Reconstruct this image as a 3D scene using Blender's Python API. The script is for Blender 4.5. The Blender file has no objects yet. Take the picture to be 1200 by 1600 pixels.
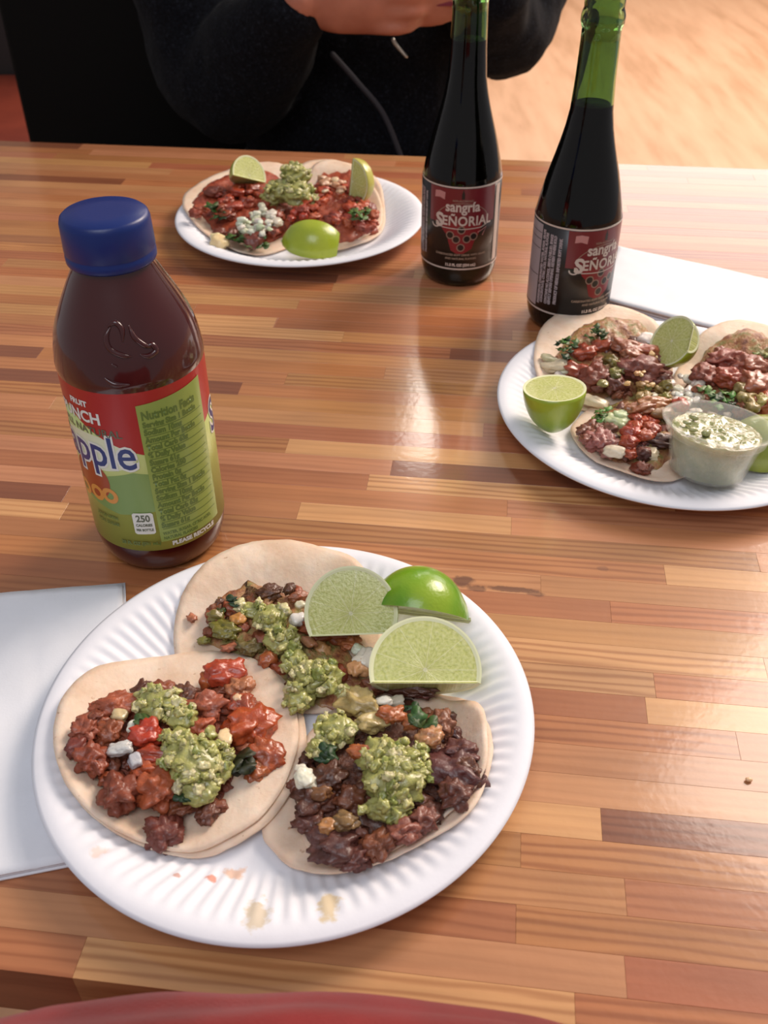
import bpy, bmesh, math, random
from math import sin, cos, pi, radians, atan2, sqrt
from mathutils import Vector, Matrix, Euler, noise
S = bpy.context.scene
COL = S.collection
random.seed(7)

# ---------------------------------------------------------------- camera
F_PX, PITCH, ROLL, CAM_H, YAW = 1529.38, 0.68342, -0.004416, 0.3731, -0.11928
FW = Vector((0, cos(PITCH), -sin(PITCH)))
R0 = Vector((1, 0, 0)); U0 = R0.cross(FW)
RT = R0 * cos(ROLL) + U0 * sin(ROLL)
UP = -R0 * sin(ROLL) + U0 * cos(ROLL)
CAM = Vector((0, 0, CAM_H))
cd = bpy.data.cameras.new('camera')
co = bpy.data.objects.new('camera', cd); COL.objects.link(co)
M3 = Matrix((RT, UP, -FW)).transposed()
co.matrix_world = Matrix.Translation(CAM) @ M3.to_4x4()
cd.sensor_fit = 'HORIZONTAL'; cd.sensor_width = 36; cd.lens = F_PX / 1200 * 36
cd.clip_start = 0.01
cd.dof.use_dof = True; cd.dof.focus_distance = 0.52; cd.dof.aperture_fstop = 21
S.camera = co

# ---------------------------------------------------------------- world, lamps, exposure
w = bpy.data.worlds.new('world'); S.world = w; w.use_nodes = True
bg = w.node_tree.nodes['Background']
bg.inputs[0].default_value = (0.84, 0.80, 0.82, 1); bg.inputs[1].default_value = 0.38
S.view_settings.view_transform = 'Standard'; S.view_settings.look = 'None'
S.view_settings.gamma = 1; S.view_settings.use_curve_mapping = False
S.view_settings.exposure = -0.10
def area(name, loc, target, sx, sy, power, col):
    l = bpy.data.lights.new(name, 'AREA'); l.shape = 'RECTANGLE'; l.size = sx; l.size_y = sy
    l.energy = power; l.color = col
    o = bpy.data.objects.new(name, l); COL.objects.link(o); o.location = loc
    o.rotation_euler = (Vector(target) - Vector(loc)).to_track_quat('-Z', 'Y').to_euler()
    return o
area('ceiling_light_key', (1.15, 1.35, 1.45), (0.2, 0.5, 0), 0.8, 0.8, 21, (1.0, 0.87, 0.76))
area('ceiling_light_far', (0.17, 2.95, 1.56), (0.05, 0.6, 0), 0.20, 0.32, 3.6, (1.0, 0.90, 0.80))
area('fill_light_floor', (3.1, 3.4, 2.6), (1.6, 2.8, -0.75), 1.8, 1.8, 205, (1.0, 0.82, 0.68))  # added fill, no real fixture: brightens the floor at the right
area('window_light', (1.75, 4.9, 1.40), (0.3, 0.6, 0), 3.2, 1.3, 44, (1.0, 0.87, 0.86))
area('fill_light_front', (-0.22, -0.35, 1.35), (-0.05, 0.3, 0), 0.8, 0.8, 8.5, (0.88, 0.92, 1.0))  # added cool fill from the camera side, lifts the front plate

# ---------------------------------------------------------------- helpers
def at(px, py, z=0.0):
    d = RT * ((px - 600) / F_PX) - UP * ((py - 800) / F_PX) + FW
    t = (z - CAM.z) / d.z
    return CAM + d * t
def atY(px, py, Y):
    d = RT * ((px - 600) / F_PX) - UP * ((py - 800) / F_PX) + FW
    return CAM + d * (Y / d.y)
def tag(o, label=None, cat=None, group=None, kind=None):
    if label: o['label'] = label
    if cat: o['category'] = cat
    if group: o['group'] = group
    if kind: o['kind'] = kind
    return o
def empty(name, loc, label, cat, group=None, rz=0):
    o = bpy.data.objects.new(name, None); COL.objects.link(o)
    o.location = loc; o.rotation_euler = (0, 0, rz); o.empty_display_size = 0.02
    return tag(o, label, cat, group)
def obj(name, verts, faces, mat, parent=None, smooth=True, local=False, color=None):
    """verts are world coordinates unless local=True"""
    me = bpy.data.meshes.new(name)
    if parent is not None and not local:
        off = world_loc(parent); inv = Matrix.Rotation(-world_rz(parent), 3, 'Z')
        verts = [inv @ (Vector(v) - off) for v in verts]
    me.from_pydata([tuple(v) for v in verts], [], faces)
    if isinstance(mat, (list, tuple)):
        for m in mat: me.materials.append(m)
    else: me.materials.append(mat)
    if smooth: me.polygons.foreach_set('use_smooth', [True] * len(me.polygons))
    me.update()
    o = bpy.data.objects.new(name, me); COL.objects.link(o); o.parent = parent
    if color: o.color = (*color, 1)
    return o
def world_loc(p):
    v = Vector(p.location)
    while p.parent: p = p.parent; v = Matrix.Rotation(p.rotation_euler.z, 3, 'Z') @ v + Vector(p.location)
    return v
def world_rz(p):
    r = p.rotation_euler.z
    while p.parent: p = p.parent; r += p.rotation_euler.z
    return r
def box(x0, x1, y0, y1, z0, z1):
    v = [(x, y, z) for z in (z0, z1) for y in (y0, y1) for x in (x0, x1)]
    f = [(0, 2, 3, 1), (4, 5, 7, 6), (0, 1, 5, 4), (2, 6, 7, 3), (0, 4, 6, 2), (1, 3, 7, 5)]
    return v, f
def rbox(x0, x1, y0, y1, z0, z1, b, seg=2):
    bm = bmesh.new(); v, f = box(x0, x1, y0, y1, z0, z1)
    bv = [bm.verts.new(p) for p in v]
    for q in f: bm.faces.new([bv[i] for i in q])
    bmesh.ops.bevel(bm, geom=bm.edges[:], offset=b, segments=seg, profile=0.5, affect='EDGES')
    return unbm(bm)
def unbm(bm):
    bm.verts.index_update(); v = [x.co.copy() for x in bm.verts]
    f = [[x.index for x in q.verts] for q in bm.faces]; bm.free(); return v, f
def lathe(profile, n=64, cx=0, cy=0, z0=0, close_top=True, close_bot=True):
    v = []; f = []
    for z, r in profile:
        for i in range(n):
            a = 2 * pi * i / n; v.append(Vector((cx + r * cos(a), cy + r * sin(a), z0 + z)))
    m = len(profile)
    for j in range(m - 1):
        for i in range(n):
            k = (i + 1) % n
            f.append((j * n + i, j * n + k, (j + 1) * n + k, (j + 1) * n + i))
    if close_bot: v.append(Vector((cx, cy, z0 + profile[0][0]))); c = len(v) - 1; f += [(c, (i + 1) % n, i) for i in range(n)]
    if close_top: v.append(Vector((cx, cy, z0 + profile[-1][0]))); c = len(v) - 1; f += [(c, (m - 1) * n + i, (m - 1) * n + (i + 1) % n) for i in range(n)]
    return v, f
def join(parts):
    V = []; Fc = []
    for v, f in parts:
        o = len(V); V += list(v); Fc += [tuple(i + o for i in q) for q in f]
    return V, Fc
ICO = {}
def ico(n):
    if n not in ICO:
        bm = bmesh.new(); bmesh.ops.create_icosphere(bm, subdivisions=n, radius=1); ICO[n] = unbm(bm)
    return ICO[n]
def blob(c, s, rot=(0, 0, 0), sub=3, amp=0.25, fr=1.6, seed=None, square=0.0):
    """irregular lump, semi-axes s, noise displaced"""
    if seed is None: seed = random.random() * 100
    v, f = ico(sub); R = Euler(rot).to_matrix(); out = []
    sv = Vector((seed, seed * 1.7, -seed))
    for p in v:
        d = 1 + amp * noise.noise(p * fr + sv) + amp * 0.45 * noise.noise(p * fr * 2.7 + sv) + amp * .22 * noise.noise(p * fr * 6 + sv)
        q = p * d
        if square:
            m = max(abs(q.x), abs(q.y), abs(q.z)); q = q.lerp(q / m * 0.85 * d, square)
        out.append(Vector(c) + R @ Vector((q.x * s[0], q.y * s[1], q.z * s[2])))
    return out, f
def chain(pts, rad, n=20, per=6, cap=True, flat=1.0, flatdir=None):
    """tapered tube along a smooth path, closed ends"""
    P = [Vector(p) for p in pts]; path = []; rr = []
    for i in range(len(P) - 1):
        p0 = P[max(i - 1, 0)]; p1 = P[i]; p2 = P[i + 1]; p3 = P[min(i + 2, len(P) - 1)]
        for k in range(per):
            t = k / per
            path.append(0.5 * ((2 * p1) + (p2 - p0) * t + (2 * p0 - 5 * p1 + 4 * p2 - p3) * t * t + (3 * p1 - p0 - 3 * p2 + p3) * t ** 3))
            rr.append(rad[i] + (rad[i + 1] - rad[i]) * (3 * t * t - 2 * t ** 3))
    path.append(P[-1]); rr.append(rad[-1])
    v = []; f = []; T = (path[1] - path[0]).normalized()
    nn = T.orthogonal().normalized() if flatdir is None else (Vector(flatdir) - T * T.dot(Vector(flatdir))).normalized()
    rings = []
    ext = []
    if cap:
        for a in (80, 55, 28): ext.append((path[0] - T * rr[0] * sin(radians(a)), rr[0] * cos(radians(a))))
        T2 = (path[-1] - path[-2]).normalized()
        e2 = [(path[-1] + T2 * rr[-1] * sin(radians(a)), rr[-1] * cos(radians(a))) for a in (28, 55, 80)]
        seq = ext + list(zip(path, rr)) + e2
    else: seq = list(zip(path, rr))
    for i, (p, r) in enumerate(seq):
        q = seq[min(i + 1, len(seq) - 1)][0] - seq[max(i - 1, 0)][0]
        if q.length > 1e-9: T = q.normalized()
        nn = (nn - T * nn.dot(T)).normalized(); bb = T.cross(nn)
        rings.append(len(v))
        for k in range(n):
            a = 2 * pi * k / n; v.append(p + (nn * cos(a) * flat + bb * sin(a)) * r)
    for i in range(len(seq) - 1):
        for k in range(n):
            k2 = (k + 1) % n; a = rings[i]; b = rings[i + 1]
            f.append((a + k, a + k2, b + k2, b + k))
    v.append(seq[0][0]); f += [(len(v) - 1, rings[0] + (k + 1) % n, rings[0] + k) for k in range(n)]
    v.append(seq[-1][0]); f += [(len(v) - 1, rings[-1] + k, rings[-1] + (k + 1) % n) for k in range(n)]
    return v, f
def remesh(parts, voxel, smooth=4, disp=None):
    V, Fc = join(parts); me = bpy.data.meshes.new('tmp'); me.from_pydata([tuple(v) for v in V], [], Fc)
    o = bpy.data.objects.new('tmp', me); COL.objects.link(o)
    m = o.modifiers.new('r', 'REMESH'); m.mode = 'VOXEL'; m.voxel_size = voxel
    s = o.modifiers.new('s', 'SMOOTH'); s.iterations = smooth; s.factor = 0.5
    dg = bpy.context.evaluated_depsgraph_get(); dg.update()
    m2 = bpy.data.meshes.new_from_object(o.evaluated_get(dg))
    V = [v.co.copy() for v in m2.vertices]; Fc = [tuple(p.vertices) for p in m2.polygons]
    N = [v.normal.copy() for v in m2.vertices]
    bpy.data.objects.remove(o); bpy.data.meshes.remove(me); bpy.data.meshes.remove(m2)
    if disp: V = [v + n * disp(v, n) for v, n in zip(V, N)]
    return V, Fc
# ---- materials
def lin(c):
    return tuple(((x / 255) / 12.92 if x / 255 <= 0.04045 else ((x / 255 + 0.055) / 1.055) ** 2.4) for x in c)
class NT:
    def __init__(s, name):
        s.m = bpy.data.materials.new(name); s.m.use_nodes = True; s.t = s.m.node_tree; s.n = s.t.nodes
        s.b = s.n['Principled BSDF']
    def add(s, typ, **k):
        n = s.n.new(typ)
        for a, v in k.items():
            if a.startswith('i_'):
                key = a[2:]; key = int(key) if key.isdigit() else key.replace('_', ' ')
                if hasattr(v, 'is_output') or isinstance(v, bpy.types.NodeSocket): s.t.links.new(v, n.inputs[key])
                else: n.inputs[key].default_value = v
            else: setattr(n, a, v)
        return n
    def link(s, a, b): s.t.links.new(a, b)
    def set(s, **k):
        for a, v in k.items():
            key = a.replace('_', ' ')
            if isinstance(v, bpy.types.NodeSocket): s.link(v, s.b.inputs[key])
            elif isinstance(v, tuple) and len(v) == 3 and key != 'Subsurface Radius': s.b.inputs[key].default_value = (*v, 1)
            else: s.b.inputs[key].default_value = v
        return s
    def ramp(s, fac, stops):
        r = s.add('ShaderNodeValToRGB'); e = r.color_ramp.elements
        while len(e) < len(stops): e.new(0.5)
        for i, (p, c) in enumerate(stops): e[i].position = p; e[i].color = (*c, 1)
        s.link(fac, r.inputs[0]); return r.outputs[0]
    def mix(s, fac, a, b, blend='MIX'):
        n = s.add('ShaderNodeMix', data_type='RGBA', blend_type=blend)
        for idx, v in ((0, fac), (6, a), (7, b)):
            if isinstance(v, bpy.types.NodeSocket): s.link(v, n.inputs[idx])
            else: n.inputs[idx].default_value = (*v, 1) if isinstance(v, tuple) else v
        return n.outputs[2]
    def math(s, op, a, b=0.0, c=None):
        n = s.add('ShaderNodeMath', operation=op)
        for i, v in enumerate((a, b) if c is None else (a, b, c)):
            if isinstance(v, bpy.types.NodeSocket): s.link(v, n.inputs[i])
            else: n.inputs[i].default_value = v
        return n.outputs[0]
    def bump(s, h, dist, strength=1.0):
        n = s.add('ShaderNodeBump', i_Height=h, i_Distance=dist, i_Strength=strength); s.link(n.outputs[0], s.b.inputs['Normal']); return n
    def noise(s, vec, scale, detail=4, rough=0.55, dim='3D'):
        n = s.add('ShaderNodeTexNoise', i_Scale=scale, i_Detail=detail, i_Roughness=rough)
        if vec is not None: s.link(vec, n.inputs['Vector'])
        return n.outputs[0]
    def objco(s): return s.add('ShaderNodeTexCoord').outputs['Object']
def plain(name, c, rough=0.5, **k):
    n = NT(name); n.set(Base_Color=lin(c), Roughness=rough, **k); return n.m

def mat_wood():
    n = NT('stave_wood'); oi = n.add('ShaderNodeObjectInfo')
    tc = n.objco()
    off = n.add('ShaderNodeVectorMath', operation='SCALE', i_0=(7.3, 11.1, 3.7)); n.link(oi.outputs['Random'], off.inputs['Scale'])
    v = n.add('ShaderNodeVectorMath', operation='ADD'); n.link(tc, v.inputs[0]); n.link(off.outputs[0], v.inputs[1])
    st = n.add('ShaderNodeMapping'); st.inputs['Scale'].default_value = (1.0, 16.0, 8.0); n.link(v.outputs[0], st.inputs[0])
    g = n.noise(st.outputs[0], 9, 5, 0.6)
    wn = n.add('ShaderNodeMapping'); wn.inputs['Scale'].default_value = (0.10, 1.0, 1.0); n.link(v.outputs[0], wn.inputs[0])
    wv = n.add('ShaderNodeTexWave', bands_direction='Y', wave_profile='SIN', i_Scale=62, i_Distortion=5.0, i_Detail=2, i_Detail_Scale=1.6)
    n.link(wn.outputs[0], wv.inputs[0])
    lines = n.ramp(wv.outputs['Fac'], [(0.0, (0, 0, 0)), (0.5, (0.15, .15, .15)), (1, (1, 1, 1))])
    # some staves show strong growth lines, others hardly any
    am = n.math('MULTIPLY', n.math('POWER', n.math('FRACT', n.math('MULTIPLY', oi.outputs['Random'], 13.7)), 1.6), 0.62)
    am = n.math('ADD', am, 0.10)
    f1 = n.math('MULTIPLY', lines, am)
    dark = n.mix(1.0, oi.outputs['Color'], (0.52, 0.36, 0.26), 'MULTIPLY')
    c = n.mix(f1, oi.outputs['Color'], dark)
    gl = n.ramp(g, [(0.3, (0.80, 0.76, 0.72)), (0.7, (1.14, 1.12, 1.08))])
    c = n.mix(0.6, c, gl, 'MULTIPLY')
    bn = n.noise(v.outputs[0], 14, 2)
    c = n.mix(0.5, c, n.ramp(bn, [(0.35, (0.86, 0.82, 0.78)), (0.65, (1.08, 1.06, 1.04))]), 'MULTIPLY')
    for (px, py, r, sy, st) in ((722, 908, .0075, 1.5, .75), (745, 920, .006, 2.0, .6), (800, 921, .017, 7.0, .7), (838, 928, .006, 2.5, .5), (940, 888, .0035, 1.5, .35)):
        p = at(px, py); u = p.x * cos(YAW) + p.y * sin(YAW); w_ = -p.x * sin(YAW) + p.y * cos(YAW)
        d = n.add('ShaderNodeVectorMath', operation='SUBTRACT', i_1=(u, w_, 0)); n.link(tc, d.inputs[0])
        e = n.add('ShaderNodeVectorMath', operation='MULTIPLY', i_1=(1, sy, 0)); n.link(d.outputs[0], e.inputs[0])
        l = n.add('ShaderNodeVectorMath', operation='LENGTH'); n.link(e.outputs[0], l.inputs[0])
        q = n.math('ADD', n.math('DIVIDE', l.outputs['Value'], r), n.math('MULTIPLY', n.math('SUBTRACT', n.noise(tc, 150, 3), 0.5), 1.6))
        c = n.mix(n.ramp(q, [(0.6, (st, st, st)), (1.15, (0, 0, 0))]), c, lin((84, 46, 30)))
    n.set(Base_Color=c, Roughness=0.42, Coat_Weight=1.0, Coat_Roughness=0.14, Coat_IOR=1.5)
    n.b.inputs['Specular IOR Level'].default_value = 0.35
    lump = n.noise(tc, 260, 2)
    n.bump(lump, 0.00025, 0.35)
    cb = n.add('ShaderNodeBump', i_Height=n.noise(tc, 190, 2), i_Distance=0.0002, i_Strength=0.30)
    n.link(cb.outputs[0], n.b.inputs['Coat Normal'])
    return n.m
M_WOOD = mat_wood()
def mat_floor():
    n = NT('floor_laminate'); tc = n.objco()
    mp = n.add('ShaderNodeMapping'); mp.inputs['Scale'].default_value = (7, 1, 1); n.link(tc, mp.inputs[0])
    a = n.noise(mp.outputs[0], 2.2, 5)
    c = n.ramp(a, [(0.3, lin((200, 158, 122))), (0.5, lin((222, 180, 145))), (0.75, lin((232, 194, 160)))])
    sp = n.noise(mp.outputs[0], 9, 3)
    c = n.mix(n.ramp(sp, [(0.66, (0, 0, 0)), (0.76, (0.45, 0.45, 0.45))]), c, lin((176, 120, 88)))
    n.set(Base_Color=c, Roughness=0.45); return n.m
def mat_paper(name, c=(236, 236, 240), bump=0.0001, sc=500, spots=None):
    n = NT(name); tc = n.objco()
    h = n.noise(tc, sc, 3)
    base = lin(c)
    col = n.mix(n.ramp(n.noise(tc, 60, 3), [(0.4, (0, 0, 0)), (0.7, (1, 1, 1))]), base, tuple(x * 0.965 for x in base))
    if spots:
        for (x, y, r, sy, cc, st) in spots:
            d = n.add('ShaderNodeVectorMath', operation='SUBTRACT'); n.link(tc, d.inputs[0]); d.inputs[1].default_value = (x, y, 0)
            e = n.add('ShaderNodeVectorMath', operation='MULTIPLY', i_1=(1, sy, 0)); n.link(d.outputs[0], e.inputs[0])
            l = n.add('ShaderNodeVectorMath', operation='LENGTH'); n.link(e.outputs[0], l.inputs[0])
            q = n.math('ADD', n.math('DIVIDE', l.outputs['Value'], r), n.math('MULTIPLY', n.math('SUBTRACT', n.noise(tc, 220, 3), 0.5), 2.2))
            fr = n.ramp(q, [(0.55, (st, st, st)), (1.0, (0, 0, 0))])
            col = n.mix(fr, col, lin(cc))
    n.set(Base_Color=col, Roughness=0.6, Subsurface_Weight=0.0)
    n.bump(h, bump, 0.5); return n.m
def mat_food(name, rough=0.35, sss=0.0, vary=0.35, sc=180, bump=0.0012, radius=(0.5, 0.3, 0.15), darkcol=(0.3, 0.2, 0.18), spec=0.5, bsc=420, coat=0.0):
    n = NT(name); tc = n.objco(); oi = n.add('ShaderNodeObjectInfo')
    a = n.noise(tc, sc, 4, 0.65)
    d = n.mix(1.0, oi.outputs['Color'], darkcol, 'MULTIPLY')
    c = n.mix(n.ramp(a, [(0.38, (vary, vary, vary)), (0.62, (0, 0, 0))]), oi.outputs['Color'], d)
    li = n.mix(1.0, oi.outputs['Color'], (1.45, 1.4, 1.35), 'MULTIPLY')
    c = n.mix(n.ramp(n.noise(tc, sc * 2.3, 3), [(0.55, (0, 0, 0)), (0.75, (vary, vary, vary))]), c, li)
    n.set(Base_Color=c, Roughness=rough, Coat_Weight=coat, Coat_Roughness=0.12)
    n.b.inputs['Specular IOR Level'].default_value = spec
    if sss: n.set(Subsurface_Weight=sss, Subsurface_Scale=0.004); n.b.inputs['Subsurface Radius'].default_value = radius
    n.bump(n.noise(tc, bsc, 4, 0.6), bump, 0.7)
    return n.m
M_MEAT = mat_food('meat', 0.42, 0, 0.5, 150, 0.0012, darkcol=(0.5, 0.4, 0.36), bsc=330, coat=0.25)
M_TOM = mat_food('tomato', 0.28, 0.25, 0.6, 120, 0.0009, darkcol=(.75, .45, .4), radius=(1, .2, .08), coat=0.5)
M_ONION = mat_food('onion', 0.25, 0.5, 0.15, 150, 0.0004, radius=(1, .9, .8), coat=0.3)
M_LEAF = mat_food('cilantro', 0.45, 0.0, 0.5, 300, 0.0004)
M_PEP = mat_food('pepper', 0.3, 0.2, 0.35, 150, 0.0006, radius=(.6, .6, .2), coat=0.3)
def mat_salsa(name, c, v=0.5):
    n = NT(name); tc = n.objco()
    a = n.noise(tc, 170, 4, .6)
    b = lin(c)
    col = n.ramp(a, [(0.3, tuple(x * 0.72 for x in b)), (0.5, b), (0.72, tuple(min(1, x * 1.25) for x in b))])
    n.set(Base_Color=col, Roughness=0.28, Subsurface_Weight=0.4, Subsurface_Scale=0.004, Coat_Weight=0.5, Coat_Roughness=0.08)
    n.b.inputs['Subsurface Radius'].default_value = (0.7, 0.9, 0.3)
    n.bump(n.noise(tc, 480, 3), 0.0009, 0.8); return n.m
SALSA = [mat_salsa('salsa_light', (194, 188, 124)), mat_salsa('salsa_mid', (168, 167, 98)), mat_salsa('salsa_green', (142, 150, 80)), mat_salsa('salsa_pale', (206, 198, 148))]
def mat_tortilla():
    n = NT('corn_tortilla'); tc = n.objco()
    a = n.noise(tc, 45, 5, .6)
    c = n.ramp(a, [(0.3, lin((216, 184, 156))), (0.5, lin((228, 202, 178))), (0.75, lin((236, 218, 200)))])
    c = n.mix(n.ramp(n.noise(tc, 230, 2), [(0.70, (0, 0, 0)), (0.78, (0.7, 0.7, 0.7))]), c, lin((160, 112, 72)))
    n.set(Base_Color=c, Roughness=0.6, Subsurface_Weight=0.15, Subsurface_Scale=0.003)
    n.bump(n.noise(tc, 300, 4), 0.0006, 0.6); return n.m
M_TORT = mat_tortilla()
def mat_flesh():
    n = NT('lime_flesh'); tc = n.objco(); sp = n.add('ShaderNodeSeparateXYZ'); n.link(tc, sp.inputs[0])
    ang = n.math('ARCTAN2', sp.outputs[1], sp.outputs[0])
    fr = n.math('FRACT', n.math('ADD', n.math('MULTIPLY', ang, 9 / (2 * pi)), 0.5))
    d = n.math('ABSOLUTE', n.math('SUBTRACT', fr, 0.5))
    r = n.math('SQRT', n.math('ADD', n.math('MULTIPLY', sp.outputs[0], sp.outputs[0]), n.math('MULTIPLY', sp.outputs[1], sp.outputs[1])))
    line = n.math('LESS_THAN', n.math('MULTIPLY', d, r), 0.00026)
    mp = n.add('ShaderNodeCombineXYZ'); n.link(n.math('MULTIPLY', ang, 1.2), mp.inputs[0]); n.link(n.math('MULTIPLY', r, 60), mp.inputs[1])
    cell = n.noise(mp.outputs[0], 9, 3)
    c = n.ramp(cell, [(0.3, lin((178, 184, 96))), (0.5, lin((202, 206, 128))), (0.75, lin((220, 220, 158)))])
    c = n.mix(n.math('MULTIPLY', line, 0.7), c, lin((222, 222, 172)))
    c = n.mix(n.math('LESS_THAN', r, 0.0010), c, lin((228, 228, 190)))
    n.set(Base_Color=c, Roughness=0.22, Subsurface_Weight=0.35, Subsurface_Scale=0.004, Coat_Weight=0.4, Coat_Roughness=0.1)
    n.b.inputs['Subsurface Radius'].default_value = (0.8, 1, 0.4)
    n.bump(cell, 0.0007, 0.7); return n.m
M_FLESH = mat_flesh()
M_PITH = plain('lime_pith', (226, 228, 184), 0.45)
def mat_rind():
    n = NT('lime_rind'); tc = n.objco(); oi = n.add('ShaderNodeObjectInfo')
    c = n.mix(n.ramp(n.noise(tc, 30, 2), [(0.4, (0, 0, 0)), (0.7, (0.5, .5, .5))]), oi.outputs['Color'], lin((188, 196, 60)))
    n.set(Base_Color=c, Roughness=0.28, Coat_Weight=0.3, Coat_Roughness=0.15)
    n.bump(n.add('ShaderNodeTexVoronoi', i_Scale=700).outputs[0] if False else n.noise(tc, 500, 1), 0.0003, 0.5); return n.m
M_RIND = mat_rind()

# ================================================================ SETTING
v, f = box(-3.2, 3.6, -1.2, 6.0, -0.80, -0.75)
tag(obj('floor', v, f, mat_floor(), smooth=False), 'pale tan laminate floor', None, kind='structure')

v, f = box(-3.2, 3.6, 5.9, 6.0, -0.75, 2.9)
tag(obj('wall_back', v, f, plain('wall_paint', (206, 190, 172), .8), smooth=False), 'plain warm off-white wall behind the room', None, kind='structure')

# ================================================================ TABLE
table = empty('dining_table', (0, 0, 0), 'butcher block dining table of glued orange brown wood staves', 'table', rz=YAW)
V0, PW, NR = 0.162, 0.01648, 55
U_L, U_R = -0.74, 0.56
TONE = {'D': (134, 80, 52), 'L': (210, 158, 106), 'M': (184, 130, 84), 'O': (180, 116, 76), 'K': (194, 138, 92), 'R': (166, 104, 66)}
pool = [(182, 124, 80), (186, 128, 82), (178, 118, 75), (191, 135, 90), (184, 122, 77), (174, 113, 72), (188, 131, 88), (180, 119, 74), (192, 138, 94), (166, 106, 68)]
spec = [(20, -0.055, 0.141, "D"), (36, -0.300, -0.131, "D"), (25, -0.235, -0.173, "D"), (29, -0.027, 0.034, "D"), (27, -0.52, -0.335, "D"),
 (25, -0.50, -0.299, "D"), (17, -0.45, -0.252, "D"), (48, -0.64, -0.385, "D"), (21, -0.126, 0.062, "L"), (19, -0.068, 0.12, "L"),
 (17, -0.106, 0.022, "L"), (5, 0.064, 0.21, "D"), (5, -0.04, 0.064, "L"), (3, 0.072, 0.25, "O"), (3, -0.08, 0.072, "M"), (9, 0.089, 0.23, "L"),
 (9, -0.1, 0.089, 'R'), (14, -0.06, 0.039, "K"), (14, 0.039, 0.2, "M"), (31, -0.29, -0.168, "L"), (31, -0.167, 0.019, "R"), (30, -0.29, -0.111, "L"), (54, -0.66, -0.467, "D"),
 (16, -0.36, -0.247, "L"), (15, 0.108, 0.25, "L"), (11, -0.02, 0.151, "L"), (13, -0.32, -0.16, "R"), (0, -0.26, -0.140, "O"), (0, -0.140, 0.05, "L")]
rng = random.Random(21)
count = 0
for k in range(NR):
    fixed = sorted([s for s in spec if s[0] == k], key=lambda s: s[1])
    cuts = []; u = U_L
    def fill(a, b):
        out = []
        while b - a > 0.42:
            L = rng.uniform(0.22, 0.42)
            if b - (a + L) < 0.10: break
            out.append((a, a + L, None)); a += L
        if b - a > 0.001: out.append((a, b, None))
        return out
    for (_, a, b, t) in fixed:
        a = max(a, u); cuts += fill(u, a); cuts.append((a, b, t)); u = b
    if not fixed:
        L0 = rng.uniform(0.08, 0.3); cuts.append((u, u + L0, None)); u += L0
    cuts += fill(u, U_R)
    y0 = V0 + k * PW; g = 0.00004
    for (a, b, t) in cuts:
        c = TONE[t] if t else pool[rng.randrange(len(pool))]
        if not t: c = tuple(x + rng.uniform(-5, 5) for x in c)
        top = rng.uniform(-0.00003, 0.00002)
        # a stave: chamfered top
        e = 0.00005
        vv = [(a + g, y0 + g, -0.034), (b - g, y0 + g, -0.034), (b - g, y0 + PW - g, -0.034), (a + g, y0 + PW - g, -0.034),
              (a + g, y0 + g, top - e), (b - g, y0 + g, top - e), (b - g, y0 + PW - g, top - e), (a + g, y0 + PW - g, top - e),
              (a + g + e, y0 + g + e, top), (b - g - e, y0 + g + e, top), (b - g - e, y0 + PW - g - e, top), (a + g + e, y0 + PW - g - e, top)]
        ff = [(0, 3, 2, 1), (8, 9, 10, 11)] + [(i, (i + 1) % 4, 4 + (i + 1) % 4, 4 + i) for i in range(4)] + [(4 + i, 4 + (i + 1) % 4, 8 + (i + 1) % 4, 8 + i) for i in range(4)]
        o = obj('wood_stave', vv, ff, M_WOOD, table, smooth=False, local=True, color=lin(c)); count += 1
v, f = box(U_L + .002, U_R - .002, V0 + .002, V0 + NR * PW - .002, -0.0335, -0.0006)
obj('glue_core', v, f, plain('glue', (92, 54, 34), 0.6), table, smooth=False, local=True)
M_BLACKM = plain('black_metal', (24, 24, 26), 0.4)
for (x0, y0) in ((U_L + .06, V0 + .10), (U_R - .12, V0 + .10), (U_L + .06, V0 + NR * PW - .16), (U_R - .12, V0 + NR * PW - .16)):
    v, f = rbox(x0, x0 + .06, y0, y0 + .06, -0.75, -0.034, 0.004); obj('leg', v, f, M_BLACKM, table, smooth=False, local=True)

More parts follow.
